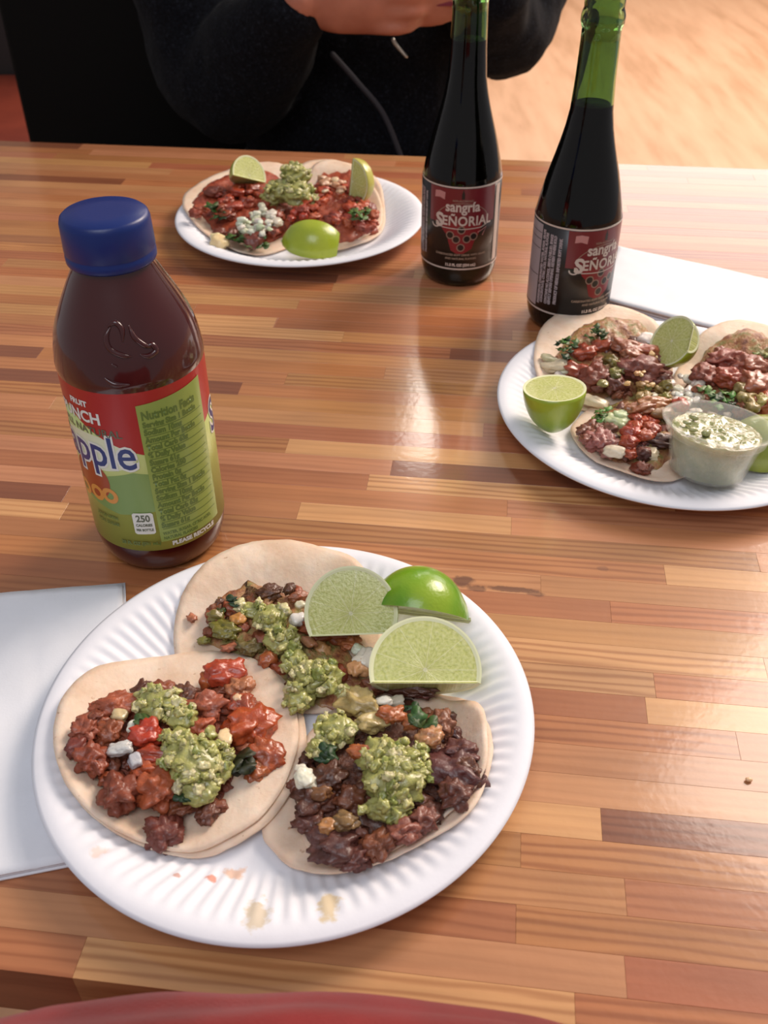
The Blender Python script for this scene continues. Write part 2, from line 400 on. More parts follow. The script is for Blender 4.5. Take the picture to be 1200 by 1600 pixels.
# ================================================================ PLATES
PL = [(-0.0454, 0.2955), (-0.0763, 0.8786), (0.1905, 0.5544)]
def plate_h(r, a=0.0):
    """height of the plate's upper surface"""
    def sm(x): x = max(0, min(1, x)); return x * x * (3 - 2 * x)
    z = 0.0016 + 0.0150 * sm((r - 0.074) / 0.036) ** 0.9
    if r > 0.1085: z -= 0.0012 * ((r - 0.1085) / 0.0058) ** 2
    rib = sm((r - 0.074) / 0.008) * (1 - sm((r - 0.100) / 0.007))
    return z + rib * 0.00055 * sin(a * 92)
def plate(i, label, spots):
    cx, cy = PL[i]
    n = 736; rings = [0.0, 0.03, 0.06, 0.0735, 0.076, 0.079, 0.082, 0.086, 0.09, 0.094, 0.098, 0.101, 0.104, 0.1065, 0.1085, 0.1105, 0.1125, 0.1143]
    top = []; V = [Vector((0, 0, plate_h(0)))]; Fc = []
    for r in rings[1:]:
        for k in range(n):
            a = 2 * pi * k / n; rr = r * (1 + 0.006 * sin(2 * a + i * 2)); V.append(Vector((rr * cos(a), rr * sin(a), plate_h(r, a))))
    m = len(rings) - 1
    def idx(j, k): return 1 + j * n + (k % n)
    Fc += [(0, idx(0, k), idx(0, k + 1)) for k in range(n)]
    for j in range(m - 1): Fc += [(idx(j, k), idx(j + 1, k), idx(j + 1, k + 1), idx(j, k + 1)) for k in range(n)]
    base = len(V); V += [Vector((v.x * .9985, v.y * .9985, v.z - 0.0009)) for v in V]
    top = list(Fc); Fc += [tuple(reversed([q + base for q in fc])) for fc in top]
    Fc += [(idx(m - 1, k), base + idx(m - 1, k), base + idx(m - 1, k + 1), idx(m - 1, k + 1)) for k in range(n)]
    o = obj('paper_plate', V, Fc, mat_paper('plate_paper_%d' % i, (232, 233, 240), spots=spots))
    o.location = (cx, cy, 0)
    return tag(o, label, 'plate', 'fluted white paper plates')
def loc(i, px, py, z=0.006): p = at(px, py, z); return (p.x - PL[i][0], p.y - PL[i][1])
sp = []
for px, py, r, sy, c, st in [(365, 1352, .0055, 1.6, (226, 172, 130), .7), (330, 1366, .0025, 1, (214, 120, 80), .8), (404, 1440, .0055, .6, (206, 186, 150), .75), (515, 1428, .005, .6, (214, 190, 142), .8), (160, 1345, .004, 1, (228, 196, 178), .6), (277, 1368, .0018, 1, (190, 120, 90), .7)]:
    x, y = loc(0, px, py, 0.008); sp.append((x, y, r, sy, c, st))
plate(0, 'large white paper plate in front with three tacos and grease spots on its rim', sp)
plate(1, 'white paper plate at the far side of the table with two red tacos', [])
plate(2, 'white paper plate at the right edge carrying the sauce cup', [])

# ================================================================ TACOS
def surf(i, x, y):
    r = sqrt((x - PL[i][0]) ** 2 + (y - PL[i][1]) ** 2)
    h = 0.0016
    if r > 0.074: h = plate_h(min(r, 0.110), pi / 184)
    return h
def tortilla(parent, i, poly, lift, seed, thick=0.0016, wav=0.0008, curl=0.0, color=None, name='tortilla', bendz=None):
    """poly: outline in photo pixels read at the plate's surface"""
    pts = [at(px, py, 0.004 + lift) for px, py in poly]
    c = sum(pts, Vector()) / len(pts)
    # smooth closed outline
    P = [(p.x, p.y) for p in pts]; m = len(P); out = []
    for k in range(m):
        p0, p1, p2, p3 = [Vector(P[(k + q) % m]) for q in (-1, 0, 1, 2)]
        for s in range(10):
            t = s / 10
            out.append(0.5 * ((2 * p1) + (p2 - p0) * t + (2 * p0 - 5 * p1 + 4 * p2 - p3) * t * t + (3 * p1 - p0 - 3 * p2 + p3) * t ** 3))
    N = len(out); rings = 16; V = []; Fc = []
    def zz(x, y, q, a):
        z = surf(i, x, y) + lift + wav * noise.noise(Vector((x * 45, y * 45, seed))) * 1.2 + 0.0004 * noise.noise(Vector((x * 200, y * 200, seed)))
        z += curl * (q ** 4) * (0.5 + noise.noise(Vector((cos(a) * 1.5, sin(a) * 1.5, seed))))
        if bendz: z += bendz(x, y)
        return z
    for side in (1, 0):
        V.append(Vector((c.x, c.y, zz(c.x, c.y, 0, 0) + side * thick)))
        for j in range(1, rings + 1):
            q = j / rings
            for k in range(N):
                e = out[k]; d = Vector((e.x - c.x, e.y - c.y)); a = atan2(d.y, d.x)
                d = d * (1 + 0.006 * noise.noise(Vector((cos(a) * 6, sin(a) * 6, seed))))
                x = c.x + d.x * q; y = c.y + d.y * q
                t = thick * side * (1 if q < 1 else 0.75)
                V.append(Vector((x, y, zz(x, y, q, a) + t)))
    B = 1 + rings * N
    for s, o in ((1, 0), (0, B)):
        fl = [(o, o + 1 + k, o + 1 + (k + 1) % N) for k in range(N)]
        for j in range(rings - 1):
            for k in range(N):
                k2 = (k + 1) % N; fl.append((o + 1 + j * N + k, o + 1 + (j + 1) * N + k, o + 1 + (j + 1) * N + k2, o + 1 + j * N + k2))
        Fc += fl if s else [tuple(reversed(q)) for q in fl]
    Fc += [(1 + (rings - 1) * N + k, B + 1 + (rings - 1) * N + k, B + 1 + (rings - 1) * N + (k + 1) % N, 1 + (rings - 1) * N + (k + 1) % N) for k in range(N)]
    return obj(name, V, Fc, M_TORT, parent)
PXM = lambda p: F_PX / ((p - CAM).dot(FW))          # pixels per metre at a point
def pos(i, px, py, h): # point h above the plate's surface seen at the pixel
    z = 0.004 + h
    for _ in range(3):
        p = at(px, py, z); z = surf(i, p.x, p.y) + h
    return at(px, py, z)
def piece(parent, i, kind, px, py, w, hgt, ang, h, col, amp=None, flat=0.7, sub=None):
    """w,hgt: size in photo pixels; ang: degrees (image, counterclockwise) of its long axis"""
    p = pos(i, px, py, h); k = PXM(p)
    a = w / 2 / k; b = hgt / 2 / k * 1.12; c = min(a, b) * flat
    mat, nm, am, fr, sq = {'meat': (M_MEAT, 'meat_piece', .58, 1.9, .15), 'tomato': (M_TOM, 'tomato_piece', .45, 1.7, .35), 'onion': (M_ONION, 'onion_piece', .34, 1.3, .45),
                   'pepper': (M_PEP, 'pepper_piece', .55, 1.6, .35), 'cheese': (M_ONION, 'onion_piece', .3, 1.6, .3)}[kind]
    if amp: am = amp
    if sub is None: sub = 4 if w * hgt > 900 else 3
    v, f = blob(p, (a, b, c), (random.uniform(-.25, .25), random.uniform(-.25, .25), radians(ang)), sub, am, fr, None, sq)
    g_ = random.uniform(.85, 1.25) * (1.22 if kind == 'meat' else 1)
    if kind == 'tomato': g_ *= .78; col = tuple(a_ * .72 + b_ * .28 for a_, b_ in zip(col, (168, 112, 70)))
    cc = tuple(max(0, x * g_ * random.uniform(.93, 1.07)) for x in lin(col))
    return obj(nm, v, f, mat, parent, color=cc)
def leaf(parent, i, px, py, size, h, col, n=3):
    p = pos(i, px, py, h); k = PXM(p); s = size / 2 / k
    for q in range(n):
        a0 = random.uniform(0, 2 * pi); tilt = random.uniform(-.5, .5)
        c = p + Vector((random.uniform(-.5, .5) * s, random.uniform(-.5, .5) * s, q * 0.0008))
        V = []; m = 18
        for side in (0, 1):
            V.append(c + Vector((0, 0, -0.0003 * side)))
            for t in range(m):
                a = 2 * pi * t / m; r = s * .75 * (0.62 + 0.38 * abs(cos(1.5 * a))) * random.uniform(.88, 1.1)
                z = tilt * r * cos(a) + 0.3 * s * sin(3 * a + q) * .5
                V.append(c + Vector((r * cos(a + a0), r * sin(a + a0) * .8, z - 0.0003 * side)))
        Fc = [(0, 1 + t, 1 + (t + 1) % m) for t in range(m)] + [(m + 1, m + 2 + (t + 1) % m, m + 2 + t) for t in range(m)]
        Fc += [(1 + t, m + 2 + t, m + 2 + (t + 1) % m, 1 + (t + 1) % m) for t in range(m)]
        obj('cilantro_leaf', V, Fc, M_LEAF, parent, color=tuple(x * random.uniform(.8, 1.25) for x in lin(col)))
def salsa(parent, i, blobs, chunk=19, dens=.8, mats=(0, 1, 1, 2, 1, 1, 0, 3), name='green_salsa'):
    """blobs: (px, py, w, h, height) heaps of chopped green salsa"""
    parts = []; mi = []
    for (px, py, w, hh, h) in blobs:
        p = pos(i, px, py, h); k = PXM(p); a, b = w / 2 / k, hh / 2 / k * 1.15; top = min(a, b) * .6
        bl = blob(p - Vector((0, 0, top * .2)), (a * .88, b * .88, top), (0, 0, 0), 4, .32, 2.2); parts.append(bl); mi += [1] * len(bl[1])
        n = int(dens * 2.0 * w * hh / (chunk * chunk))
        for _ in range(n):
            t = random.uniform(0, 2 * pi); r = sqrt(random.random()) * 1.0
            x, y = a * r * cos(t), b * r * sin(t); z = top * sqrt(max(0, 1 - r * r)) * .95 - top * .2
            s = chunk / 2 / k * random.uniform(.5, 1.15)
            bl = blob(p + Vector((x, y, z + random.uniform(-.2, .5) * s)), (s, s * random.uniform(.6, 1), s * random.uniform(.4, .8)), (random.uniform(-1, 1), random.uniform(-1, 1), random.uniform(0, 6)), 3 if chunk > 14 else 2, .6, 1.5, None, .6)
            parts.append(bl); mi += [random.choice(mats)] * len(bl[1])
    V, Fc = join(parts)
    o = obj(name, V, Fc, SALSA, parent); o.data.polygons.foreach_set('material_index', mi)
    return tag(o, kind='stuff')
def mat_bed(name, cols):
    n = NT(name); tc = n.objco(); a = n.noise(tc, 110, 4, .65)
    m = len(cols); c = n.ramp(a, [(.28 + .44 * k / (m - 1), lin(q)) for k, q in enumerate(cols)])
    n.set(Base_Color=c, Roughness=.38, Coat_Weight=.3, Coat_Roughness=.12); n.bump(n.noise(tc, 380, 4, .65), .0016, .8); return n.m
def bed(parent, i, poly, h0, h1, mat, seed=1.0):
    pts = [at(px, py, .004 + h0) for px, py in poly]; c = sum(pts, Vector()) / len(pts); m = len(pts); out = []
    for k in range(m):
        for t_ in range(8): out.append(pts[k].lerp(pts[(k + 1) % m], t_ / 8))
    N = len(out); rg = 26; V = [Vector((c.x, c.y, surf(i, c.x, c.y) + h0 + h1))]; Fc = []
    for j in range(1, rg + 1):
        q = j / rg
        for e in out:
            x = c.x + (e.x - c.x) * q; y = c.y + (e.y - c.y) * q; p = Vector((x, y, seed))
            w_ = .06 * q * (noise.noise(p * 120) + noise.noise(p * 300)); x += (e.x - c.x) * w_; y += (e.y - c.y) * w_
            b_ = abs(noise.noise(p * 150)) * .0042 + abs(noise.noise(p * 380)) * .0022
            V.append(Vector((x, y, surf(i, x, y) + h0 + (h1 + b_) * (1 - q ** 3.5) - (.001 if q == 1 else 0))))
    Fc += [(0, 1 + k, 1 + (k + 1) % N) for k in range(N)]
    for j in range(rg - 1):
        for k in range(N): Fc.append((1 + j * N + k, 1 + (j + 1) * N + k, 1 + (j + 1) * N + (k + 1) % N, 1 + j * N + (k + 1) % N))
    V.append(Vector((c.x, c.y, surf(i, c.x, c.y) + h0))); Fc += [(len(V) - 1, 1 + (rg - 1) * N + (k + 1) % N, 1 + (rg - 1) * N + k) for k in range(N)]
    return tag(obj('filling', V, Fc, mat, parent), kind='stuff')
BED_A = mat_bed('filling_mixed', [(96, 52, 38), (142, 84, 54), (176, 126, 82), (142, 134, 74), (112, 62, 42)])
BED_B = mat_bed('filling_pork', [(84, 40, 32), (130, 62, 44), (160, 84, 58), (120, 56, 40), (150, 104, 70)])
BED_C = mat_bed('filling_beef', [(62, 34, 28), (88, 50, 38), (112, 68, 50), (74, 42, 34), (132, 92, 62)])
BED_R = mat_bed('filling_red', [(112, 44, 30), (150, 62, 40), (178, 84, 52), (126, 50, 34)])
def inpoly(x, y, P):
    c = False; j = len(P) - 1
    for k in range(len(P)):
        if (P[k][1] > y) != (P[j][1] > y) and x < (P[j][0] - P[k][0]) * (y - P[k][1]) / (P[j][1] - P[k][1]) + P[k][0]: c = not c
        j = k
    return c
def scatter(parent, i, kind, poly, n, size, h, cols, **kw):
    x0 = min(p[0] for p in poly); x1 = max(p[0] for p in poly); y0 = min(p[1] for p in poly); y1 = max(p[1] for p in poly); m = 0
    while m < n:
        x, y = random.uniform(x0, x1), random.uniform(y0, y1)
        if not inpoly(x, y, poly): continue
        m += 1; s = random.uniform(*size)
        if kind == 'leaf': leaf(parent, i, x, y, s, random.uniform(*h), random.choice(cols), 1)
        else: piece(parent, i, kind, x, y, s, s * random.uniform(.55, .9), random.uniform(0, 180), random.uniform(*h), random.choice(cols), sub=3, **kw)
def ell(cx, cy, rx, ry, n=14, rot=0, jit=0.0, seed=0):
    r = random.Random(seed); out = []
    for k in range(n):
        a = 2 * pi * k / n; q = 1 + r.uniform(-jit, jit); x, y = rx * q * cos(a), ry * q * sin(a)
        out.append((cx + x * cos(rot) - y * sin(rot), cy + x * sin(rot) + y * cos(rot)))
    return out
BR = (120, 68, 44); DBR = (88, 50, 35); RBR = (138, 70, 44); PBR = (156, 94, 68); TAN = (170, 120, 78); RED = (186, 74, 46); ORG = (206, 116, 66); WHT = (226, 222, 208); GRN = (70, 100, 44); DG = (38, 66, 34); OLV = (112, 108, 50); PCH = (214, 158, 110)

# ---- front plate, back taco
A = empty('taco', at(430, 1010, 0.004), 'chopped meat taco at the back of the large plate, left of the lime wedges', 'taco', 'tacos on the front plate')
tortilla(A, 0, [(272, 1000), (290, 950), (330, 905), (385, 878), (450, 873), (515, 886), (560, 905), (590, 950), (600, 1010), (585, 1070), (520, 1110), (430, 1110), (340, 1095), (285, 1055)], 0.0008, 3, curl=.001)
bed(A, 0, [(318, 1000), (340, 940), (400, 922), (465, 930), (530, 975), (560, 1040), (600, 1085), (520, 1105), (450, 1085), (395, 1030)], .003, .003, BED_A, 1.3)
meat_cols = [BR, DBR, RBR, TAN]
scatter(A, 0, 'meat', [(315, 1000), (340, 935), (420, 915), (470, 925), (540, 970), (560, 1040), (520, 1090), (440, 1080), (390, 1030)], 34, (20, 36), (0.004, 0.008), meat_cols)
for q in [(421, 927, 38, 24, 10, .008, DBR), (465, 932, 34, 16, 25, .009, BR), (300, 966, 20, 12, -50, .0045, PBR), (330, 988, 26, 18, 0, .007, BR), (318, 1001, 24, 12, -15, .006, OLV), (392, 1012, 40, 24, 15, .008, (100, 84, 46)),
          (517, 984, 84, 42, -6, .009, (146, 80, 44)), (545, 1003, 40, 26, -30, .008, (160, 94, 60)), (452, 920, 24, 14, 60, .011, DBR), (360, 1012, 30, 14, 25, .007, PBR), (630, 1075, 98, 26, -22, .011, DBR), (585, 1072, 40, 30, 0, .009, BR), (655, 1083, 50, 18, -20, .010, (90, 50, 40))]:
    piece(A, 0, 'meat', *q)
for q in [(352, 985, 34, 46, 60, .009, OLV), (338, 962, 28, 24, 0, .009, (126, 120, 60)), (561, 1046, 34, 24, 20, .011, (200, 150, 104)), (372, 968, 24, 20, 0, .011, (186, 130, 70))]: piece(A, 0, 'pepper', *q)
for q in [(418, 1030, 30, 22, 30, .010, ORG), (505, 1053, 26, 16, -30, .014, (206, 130, 90)), (482, 1003, 34, 16, -40, .011, (204, 150, 112))]: piece(A, 0, 'tomato', *q)
for q in [(465, 968, 26, 22, 20, .012, WHT), (574, 1031, 42, 36, -30, .011, WHT), (470, 945, 20, 14, 0, .012, (220, 212, 180)), (560, 1015, 22, 18, 0, .010, WHT), (616, 1097, 36, 18, 10, .012, (212, 196, 180))]: piece(A, 0, 'onion', *q)
leaf(A, 0, 363, 940, 30, .011, DG, 3); leaf(A, 0, 345, 955, 20, .010, GRN, 2)
salsa(A, 0, [(395, 952, 56, 30, .010), (423, 965, 58, 50, .012), (440, 1000, 58, 50, .012), (460, 1032, 44, 50, .012), (495, 1055, 82, 62, .013), (468, 1090, 52, 44, .011), (535, 1078, 34, 24, .013)])

# ---- front plate, right taco
C = empty('taco', at(590, 1220, 0.004), 'dark beef taco at the right of the large plate, under the lime half', 'taco', 'tacos on the front plate')
def fold_c(x, y):
    p = at(745, 1180, 0.006); d = (x - p.x); return 0.004 * max(0, min(1, (d + 0.012) / 0.012)) ** 2
tortilla(C, 0, [(410, 1290), (440, 1200), (520, 1110), (620, 1075), (700, 1088), (745, 1118), (768, 1180), (756, 1250), (728, 1298), (660, 1335), (590, 1362), (520, 1372), (460, 1355), (425, 1325)], 0.0026, 8, curl=.0012)
tortilla(C, 0, [(470, 1300), (470, 1200), (540, 1110), (640, 1080), (700, 1092), (748, 1125), (758, 1180), (752, 1240), (700, 1290), (640, 1325), (590, 1348), (540, 1356), (500, 1340)], 0.0046, 11, curl=.0025, bendz=fold_c)
bed(C, 0, [(470, 1180), (460, 1240), (482, 1300), (515, 1350), (570, 1342), (640, 1296), (698, 1252), (738, 1212), (728, 1165), (698, 1115), (640, 1085), (560, 1090)], .006, .007, BED_C, 2.2)
pc = [(470, 1180), (455, 1240), (478, 1300), (510, 1352), (570, 1345), (640, 1298), (700, 1255), (742, 1212), (732, 1165), (700, 1115), (640, 1110), (560, 1120)]
scatter(C, 0, 'meat', pc, 80, (20, 38), (0.007, 0.013), [(96, 54, 40), (78, 42, 34), (108, 62, 46), (84, 48, 38), (124, 84, 60)])
for q in [(512, 1215, 56, 44, 30, .015, (88, 46, 30)), (490, 1255, 50, 56, 80, .013, DBR), (528, 1322, 84, 56, 10, .012, (92, 54, 46)), (553, 1342, 56, 34, 10, .009, (88, 50, 42)), (592, 1318, 54, 40, 25, .012, BR),
          (632, 1298, 50, 36, 30, .013, (132, 76, 60)), (664, 1280, 40, 34, 20, .012, (120, 66, 54)), (712, 1208, 64, 76, 80, .013, (84, 44, 40)), (712, 1240, 48, 44, 60, .012, (104, 60, 44)), (690, 1130, 40, 40, 0, .015, (124, 76, 54)),
          (722, 1175, 40, 50, 70, .014, (88, 50, 44)), (735, 1205, 34, 40, 60, .012, DBR), (555, 1250, 56, 44, 0, .013, (104, 60, 40)), (480, 1285, 34, 40, 70, .011, (90, 50, 40))]:
    piece(C, 0, 'meat', *q)
for q in [(538, 1283, 44, 28, -10, .017, (136, 106, 66)), (511, 1290, 30, 24, 0, .016, (180, 126, 78)), (500, 1240, 34, 20, 0, .018, (126, 92, 60)), (560, 1098, 48, 60, 60, .014, (176, 156, 104)), (580, 1130, 50, 30, 20, .018, (182, 160, 106))]: piece(C, 0, 'pepper', *q)
for q in [(613, 1117, 44, 28, 10, .020, ORG), (566, 1176, 24, 40, 80, .020, (204, 118, 62)), (672, 1152, 44, 32, 30, .021, PCH), (645, 1130, 34, 22, 0, .019, (206, 140, 90))]: piece(C, 0, 'tomato', *q)
for q in [(477, 1217, 34, 34, 10, .018, WHT), (470, 1200, 20, 12, 0, .017, WHT), (600, 1095, 30, 14, 0, .017, WHT)]: piece(C, 0, 'onion', *q)
leaf(C, 0, 661, 1128, 44, .021, GRN, 4); leaf(C, 0, 507, 1181, 40, .018, DG, 4); leaf(C, 0, 640, 1110, 30, .020, DG, 2)
salsa(C, 0, [(526, 1140, 64, 60, .017), (496, 1167, 40, 34, .017), (600, 1180, 90, 60, .021), (618, 1215, 108, 84, .021), (607, 1262, 84, 44, .019), (650, 1195, 60, 70, .020)])

# ---- front plate, left taco (lies over the other two)
Bt = empty('taco', at(280, 1190, 0.004), 'pork taco at the left of the large plate on two stacked tortillas', 'taco', 'tacos on the front plate')
def ovr(x, y): # climbs over the two tortillas underneath
    p = at(400, 1130, 0.006); return 0.0042 * max(0, min(1, (x - p.x + 0.022) / 0.025))
tortilla(Bt, 0, [(96, 1180), (112, 1120), (160, 1070), (225, 1040), (290, 1022), (360, 1022), (425, 1050), (468, 1105), (479, 1165), (462, 1230), (425, 1285), (370, 1322), (300, 1340), (215, 1328), (150, 1295), (110, 1245)], 0.0010, 14, bendz=ovr)
tortilla(Bt, 0, [(93, 1176), (108, 1118), (155, 1066), (220, 1036), (285, 1018), (350, 1016), (415, 1044), (456, 1098), (467, 1160), (450, 1222), (412, 1280), (360, 1312), (295, 1332), (212, 1322), (148, 1290), (106, 1240)], 0.0030, 16, bendz=ovr, curl=.0012)
bed(Bt, 0, [(122, 1140), (152, 1105), (220, 1078), (300, 1068), (380, 1070), (420, 1130), (425, 1180), (395, 1212), (335, 1258), (270, 1270), (215, 1255), (160, 1210)], .005, .004, BED_B, 3.7)
pb = [(120, 1140), (150, 1105), (220, 1075), (300, 1062), (370, 1055), (400, 1100), (425, 1170), (400, 1215), (340, 1260), (270, 1290), (220, 1260), (160, 1215)]
scatter(Bt, 0, 'meat', pb, 40, (22, 38), (0.006, 0.009), [BR, RBR, (128, 70, 50), DBR])
for q in [(132, 1140, 38, 34, 0, .012, (136, 72, 52)), (143, 1185, 62, 42, -50, .011, (118, 56, 36)), (168, 1147, 46, 36, 20, .013, (134, 68, 44)), (183, 1103, 72, 36, 20, .011, (150, 76, 54)), (188, 1238, 68, 56, -60, .012, (128, 66, 44)),
          (247, 1233, 66, 62, 60, .014, (144, 72, 44)), (255, 1300, 54, 50, 45, .008, (98, 50, 40)), (326, 1270, 40, 28, 50, .009, (96, 52, 38)), (289, 1088, 34, 36, 0, .013, DBR), (322, 1102, 48, 66, 80, .014, (162, 84, 64)),
          (231, 1205, 40, 50, 70, .014, (160, 76, 44)), (275, 1265, 50, 26, 20, .010, BR), (120, 1168, 34, 26, 30, .010, (110, 50, 42)), (312, 1135, 44, 30, -30, .013, (168, 88, 60)), (375, 1075, 40, 34, 0, .011, (160, 100, 70))]:
    piece(Bt, 0, 'meat', *q)
for q in [(352, 1052, 66, 44, 15, .011, (200, 64, 40)), (228, 1147, 50, 42, 20, .017, (198, 58, 40)), (240, 1180, 34, 50, 80, .016, (190, 66, 40)), (390, 1135, 66, 74, -60, .012, (208, 86, 42)), (414, 1180, 46, 56, 60, .010, (206, 92, 54)), (376, 1104, 44, 40, 0, .013, (188, 84, 54)),
          (400, 1205, 40, 34, 0, .009, (206, 110, 64)), (325, 1062, 30, 30, 0, .010, (180, 100, 50))]: piece(Bt, 0, 'tomato', *q)
for q in [(187, 1170, 44, 24, 10, .018, (206, 206, 200)), (211, 1188, 22, 28, 30, .018, (200, 204, 206)), (352, 1153, 26, 32, 0, .017, (226, 200, 150)), (187, 1118, 26, 20, 0, .016, (222, 190, 150)), (372, 1092, 18, 16, 0, .016, (216, 180, 140)), (205, 1135, 14, 20, 0, .018, WHT)]: piece(Bt, 0, 'onion', *q)
leaf(Bt, 0, 374, 1197, 52, .013, (44, 50, 26), 5); leaf(Bt, 0, 225, 1122, 36, .018, GRN, 3); leaf(Bt, 0, 290, 1250, 34, .016, DG, 4)
salsa(Bt, 0, [(250, 1100, 92, 54, .016), (285, 1120, 54, 44, .017), (275, 1165, 54, 70, .018), (305, 1190, 100, 100, .019), (345, 1195, 44, 60, .016), (310, 1232, 74, 50, .017)])

# ================================================================ LIMES
def lime(i, px, py, h, R, cuts, normal, inplane, label, rindcol, squash=1.0, group=None, length=1.12, surface=True):
    """part of a lime: local z=0 is a cross cut (flesh below it), further cut planes are (nx,ny,nz,d) kept side n.p<=d.
       normal: world direction of the +z cut face; inplane: world direction of local +y"""
    bm = bmesh.new(); bmesh.ops.create_uvsphere(bm, u_segments=56, v_segments=32, radius=1)
    for v in bm.verts:
        z = v.co.z; v.co = Vector((v.co.x, v.co.y, z * length + (0.06 * max(0, abs(z) - .9) * 10 * (1 if z > 0 else -1)))) * R
    bm.faces.ensure_lookup_table()
    for fc in bm.faces: fc.material_index = 0
    for (nx, ny, nz, d) in cuts:
        nv = Vector((nx, ny, nz)).normalized()
        g = bmesh.ops.bisect_plane(bm, geom=bm.verts[:] + bm.edges[:] + bm.faces[:], plane_co=nv * d * R, plane_no=nv, clear_outer=True)
        ed = [e for e in g['geom_cut'] if isinstance(e, bmesh.types.BMEdge)]
        r = bmesh.ops.edgeloop_fill(bm, edges=ed)
        for fc in r['faces']: fc.material_index = 1
    cutf = [fc for fc in bm.faces if fc.material_index == 1]
    # pith ring then flesh
    ins = bmesh.ops.inset_individual(bm, faces=cutf, thickness=R * 0.035, depth=0)
    pith = ins['faces']
    for fc in pith: fc.material_index = 1
    inner = [fc for fc in cutf]
    ins2 = bmesh.ops.inset_individual(bm, faces=inner, thickness=R * 0.05, depth=-R * 0.012)
    for fc in ins2['faces']: fc.material_index = 1
    for fc in inner: fc.material_index = 2
    z = Vector(normal).normalized(); y = Vector(inplane); y = (y - z * y.dot(z)).normalized(); x = y.cross(z)
    Rm = Matrix((x, y, z)).transposed()
    bm.verts.index_update()
    # split in rind and flesh
    co_ = {v.index: v.co.copy() for v in bm.verts}
    sets = {0: [], 1: [], 2: []}
    for fc in bm.faces: sets[fc.material_index].append([v.index for v in fc.verts])
    bm.free()
    low = min((Rm @ c).z for c in co_.values())
    cen = sum(co_.values(), Vector()) / len(co_)
    off = Rm @ cen
    zc = h - low
    p = None; zz = zc
    # place so that the body's middle is seen at the pixel and its lowest point rests at height h over the plate
    for _ in range(4):
        q = at(px, py, zz + off.z); s = surf(i, q.x, q.y); zz = s + h - low
    q = at(px, py, zz + off.z); L = Vector((q.x - off.x, q.y - off.y, zz))
    root = bpy.data.objects.new('lime_wedge', None); COL.objects.link(root); tag(root, label, 'lime wedge', group); root.empty_display_size = .01
    root.location = L; root.rotation_euler = Rm.to_euler()
    def sub(nm, keys, mats, col=None, par=root):
        used = sorted({k for fc in keys for k in fc}); mp = {k: n for n, k in enumerate(used)}
        me = bpy.data.meshes.new(nm); me.from_pydata([co_[k] for k in used], [], [[mp[k] for k in fc] for fc in keys]); me.materials.append(mats)
        for pl in me.polygons: pl.use_smooth = nm == 'rind'
        o = bpy.data.objects.new(nm, me); COL.objects.link(o); o.parent = par
        if col: o.color = (*lin(col), 1)
        return o
    sub('rind', sets[0], M_RIND, rindcol)
    fl = sub('flesh', sets[2], M_FLESH); sub('pith', sets[1], M_PITH)
    return root
LG = (96, 138, 34); LY = (166, 178, 60)
g1 = 'lime wedges on the front plate'
V3 = lambda *a: Vector(a)
lime(0, 556, 950, 0.004, 0.0235, [(0, 0, 1, 0), (0, -1, 0, .45)], V3(-.15, -.70, .72), V3(0, 1, .6), 'lime half with its pale cut face turned up, back left of the wedges', (160, 180, 50), group=g1)
lime(0, 662, 1040, 0.0035, 0.0265, [(0, 0, 1, 0), (0, -1, 0, .25)], V3(.02, -.42, .90), V3(0, 1, .3), 'lime half lying cut face up in front of the other two, beside the beef taco', (172, 184, 70), group=g1, length=.75)
lime(0, 655, 938, 0.012, 0.0245, [(.72, .69, 0, 0), (-.80, .60, 0, 0)], V3(1, -.14, -.06), V3(.0, -.1, -1), 'bright green lime wedge lying rind up over the cut limes', (84, 146, 18), group=g1, length=1.0)

# ================================================================ FAR PLATE (plate 1)
G = empty('taco', at(370, 340, 0.004), 'red meat taco at the left of the far plate under white chopped onion', 'taco', 'tacos on the far plate')
tortilla(G, 1, [(288, 338), (298, 318), (340, 295), (400, 275), (450, 280), (480, 320), (470, 370), (420, 395), (370, 395), (320, 375), (295, 355)], .0008, 21, curl=.001)
bed(G, 1, [(302, 335), (330, 305), (390, 282), (440, 290), (465, 330), (450, 365), (400, 382), (340, 366)], .003, .010, BED_R, 4.1)
scatter(G, 1, 'meat', [(302, 335), (330, 300), (390, 285), (430, 310), (450, 350), (400, 380), (340, 365)], 40, (16, 28), (.008, .016), [(140, 62, 44), (150, 70, 46), (120, 58, 44), (110, 54, 40)])
scatter(G, 1, 'tomato', [(340, 300), (400, 282), (408, 310), (380, 335), (345, 335)], 22, (16, 26), (.016, .022), [(186, 60, 36), (170, 56, 36), (190, 80, 50)])
scatter(G, 1, 'onion', [(370, 355), (390, 318), (420, 322), (440, 345), (420, 368), (390, 368)], 60, (9, 17), (.014, .022), [(214, 214, 196), (226, 222, 206), (200, 208, 180)])
scatter(G, 1, 'leaf', [(322, 318), (345, 312), (350, 340), (328, 340)], 10, (14, 22), (.014, .018), [GRN, DG])
scatter(G, 1, 'leaf', [(345, 385), (360, 360), (420, 370), (425, 388)], 16, (14, 24), (.008, .014), [GRN, (84, 118, 66), DG])
for q in [(335, 322, 30, .022), (350, 330, 26, .020), (378, 375, 34, .014), (395, 384, 26, .010), (362, 372, 24, .013)]: leaf(G, 1, q[0], q[1], q[2], q[3], GRN, 3)
for q in [(552, 330, 30, .028), (566, 338, 22, .027)]: leaf(G, 1, q[0], q[1], q[2], q[3], (92, 128, 60), 2)
piece(G, 1, 'onion', 343, 378, 32, 20, -10, .006, (226, 206, 160)); piece(G, 1, 'onion', 336, 370, 16, 14, -10, .008, (226, 206, 160))
salsa(G, 1, [(462, 272, 54, 44, .036), (440, 296, 54, 44, .026), (466, 300, 50, 50, .026), (480, 312, 36, 34, .020), (425, 310, 34, 30, .018)], chunk=10, dens=.9)
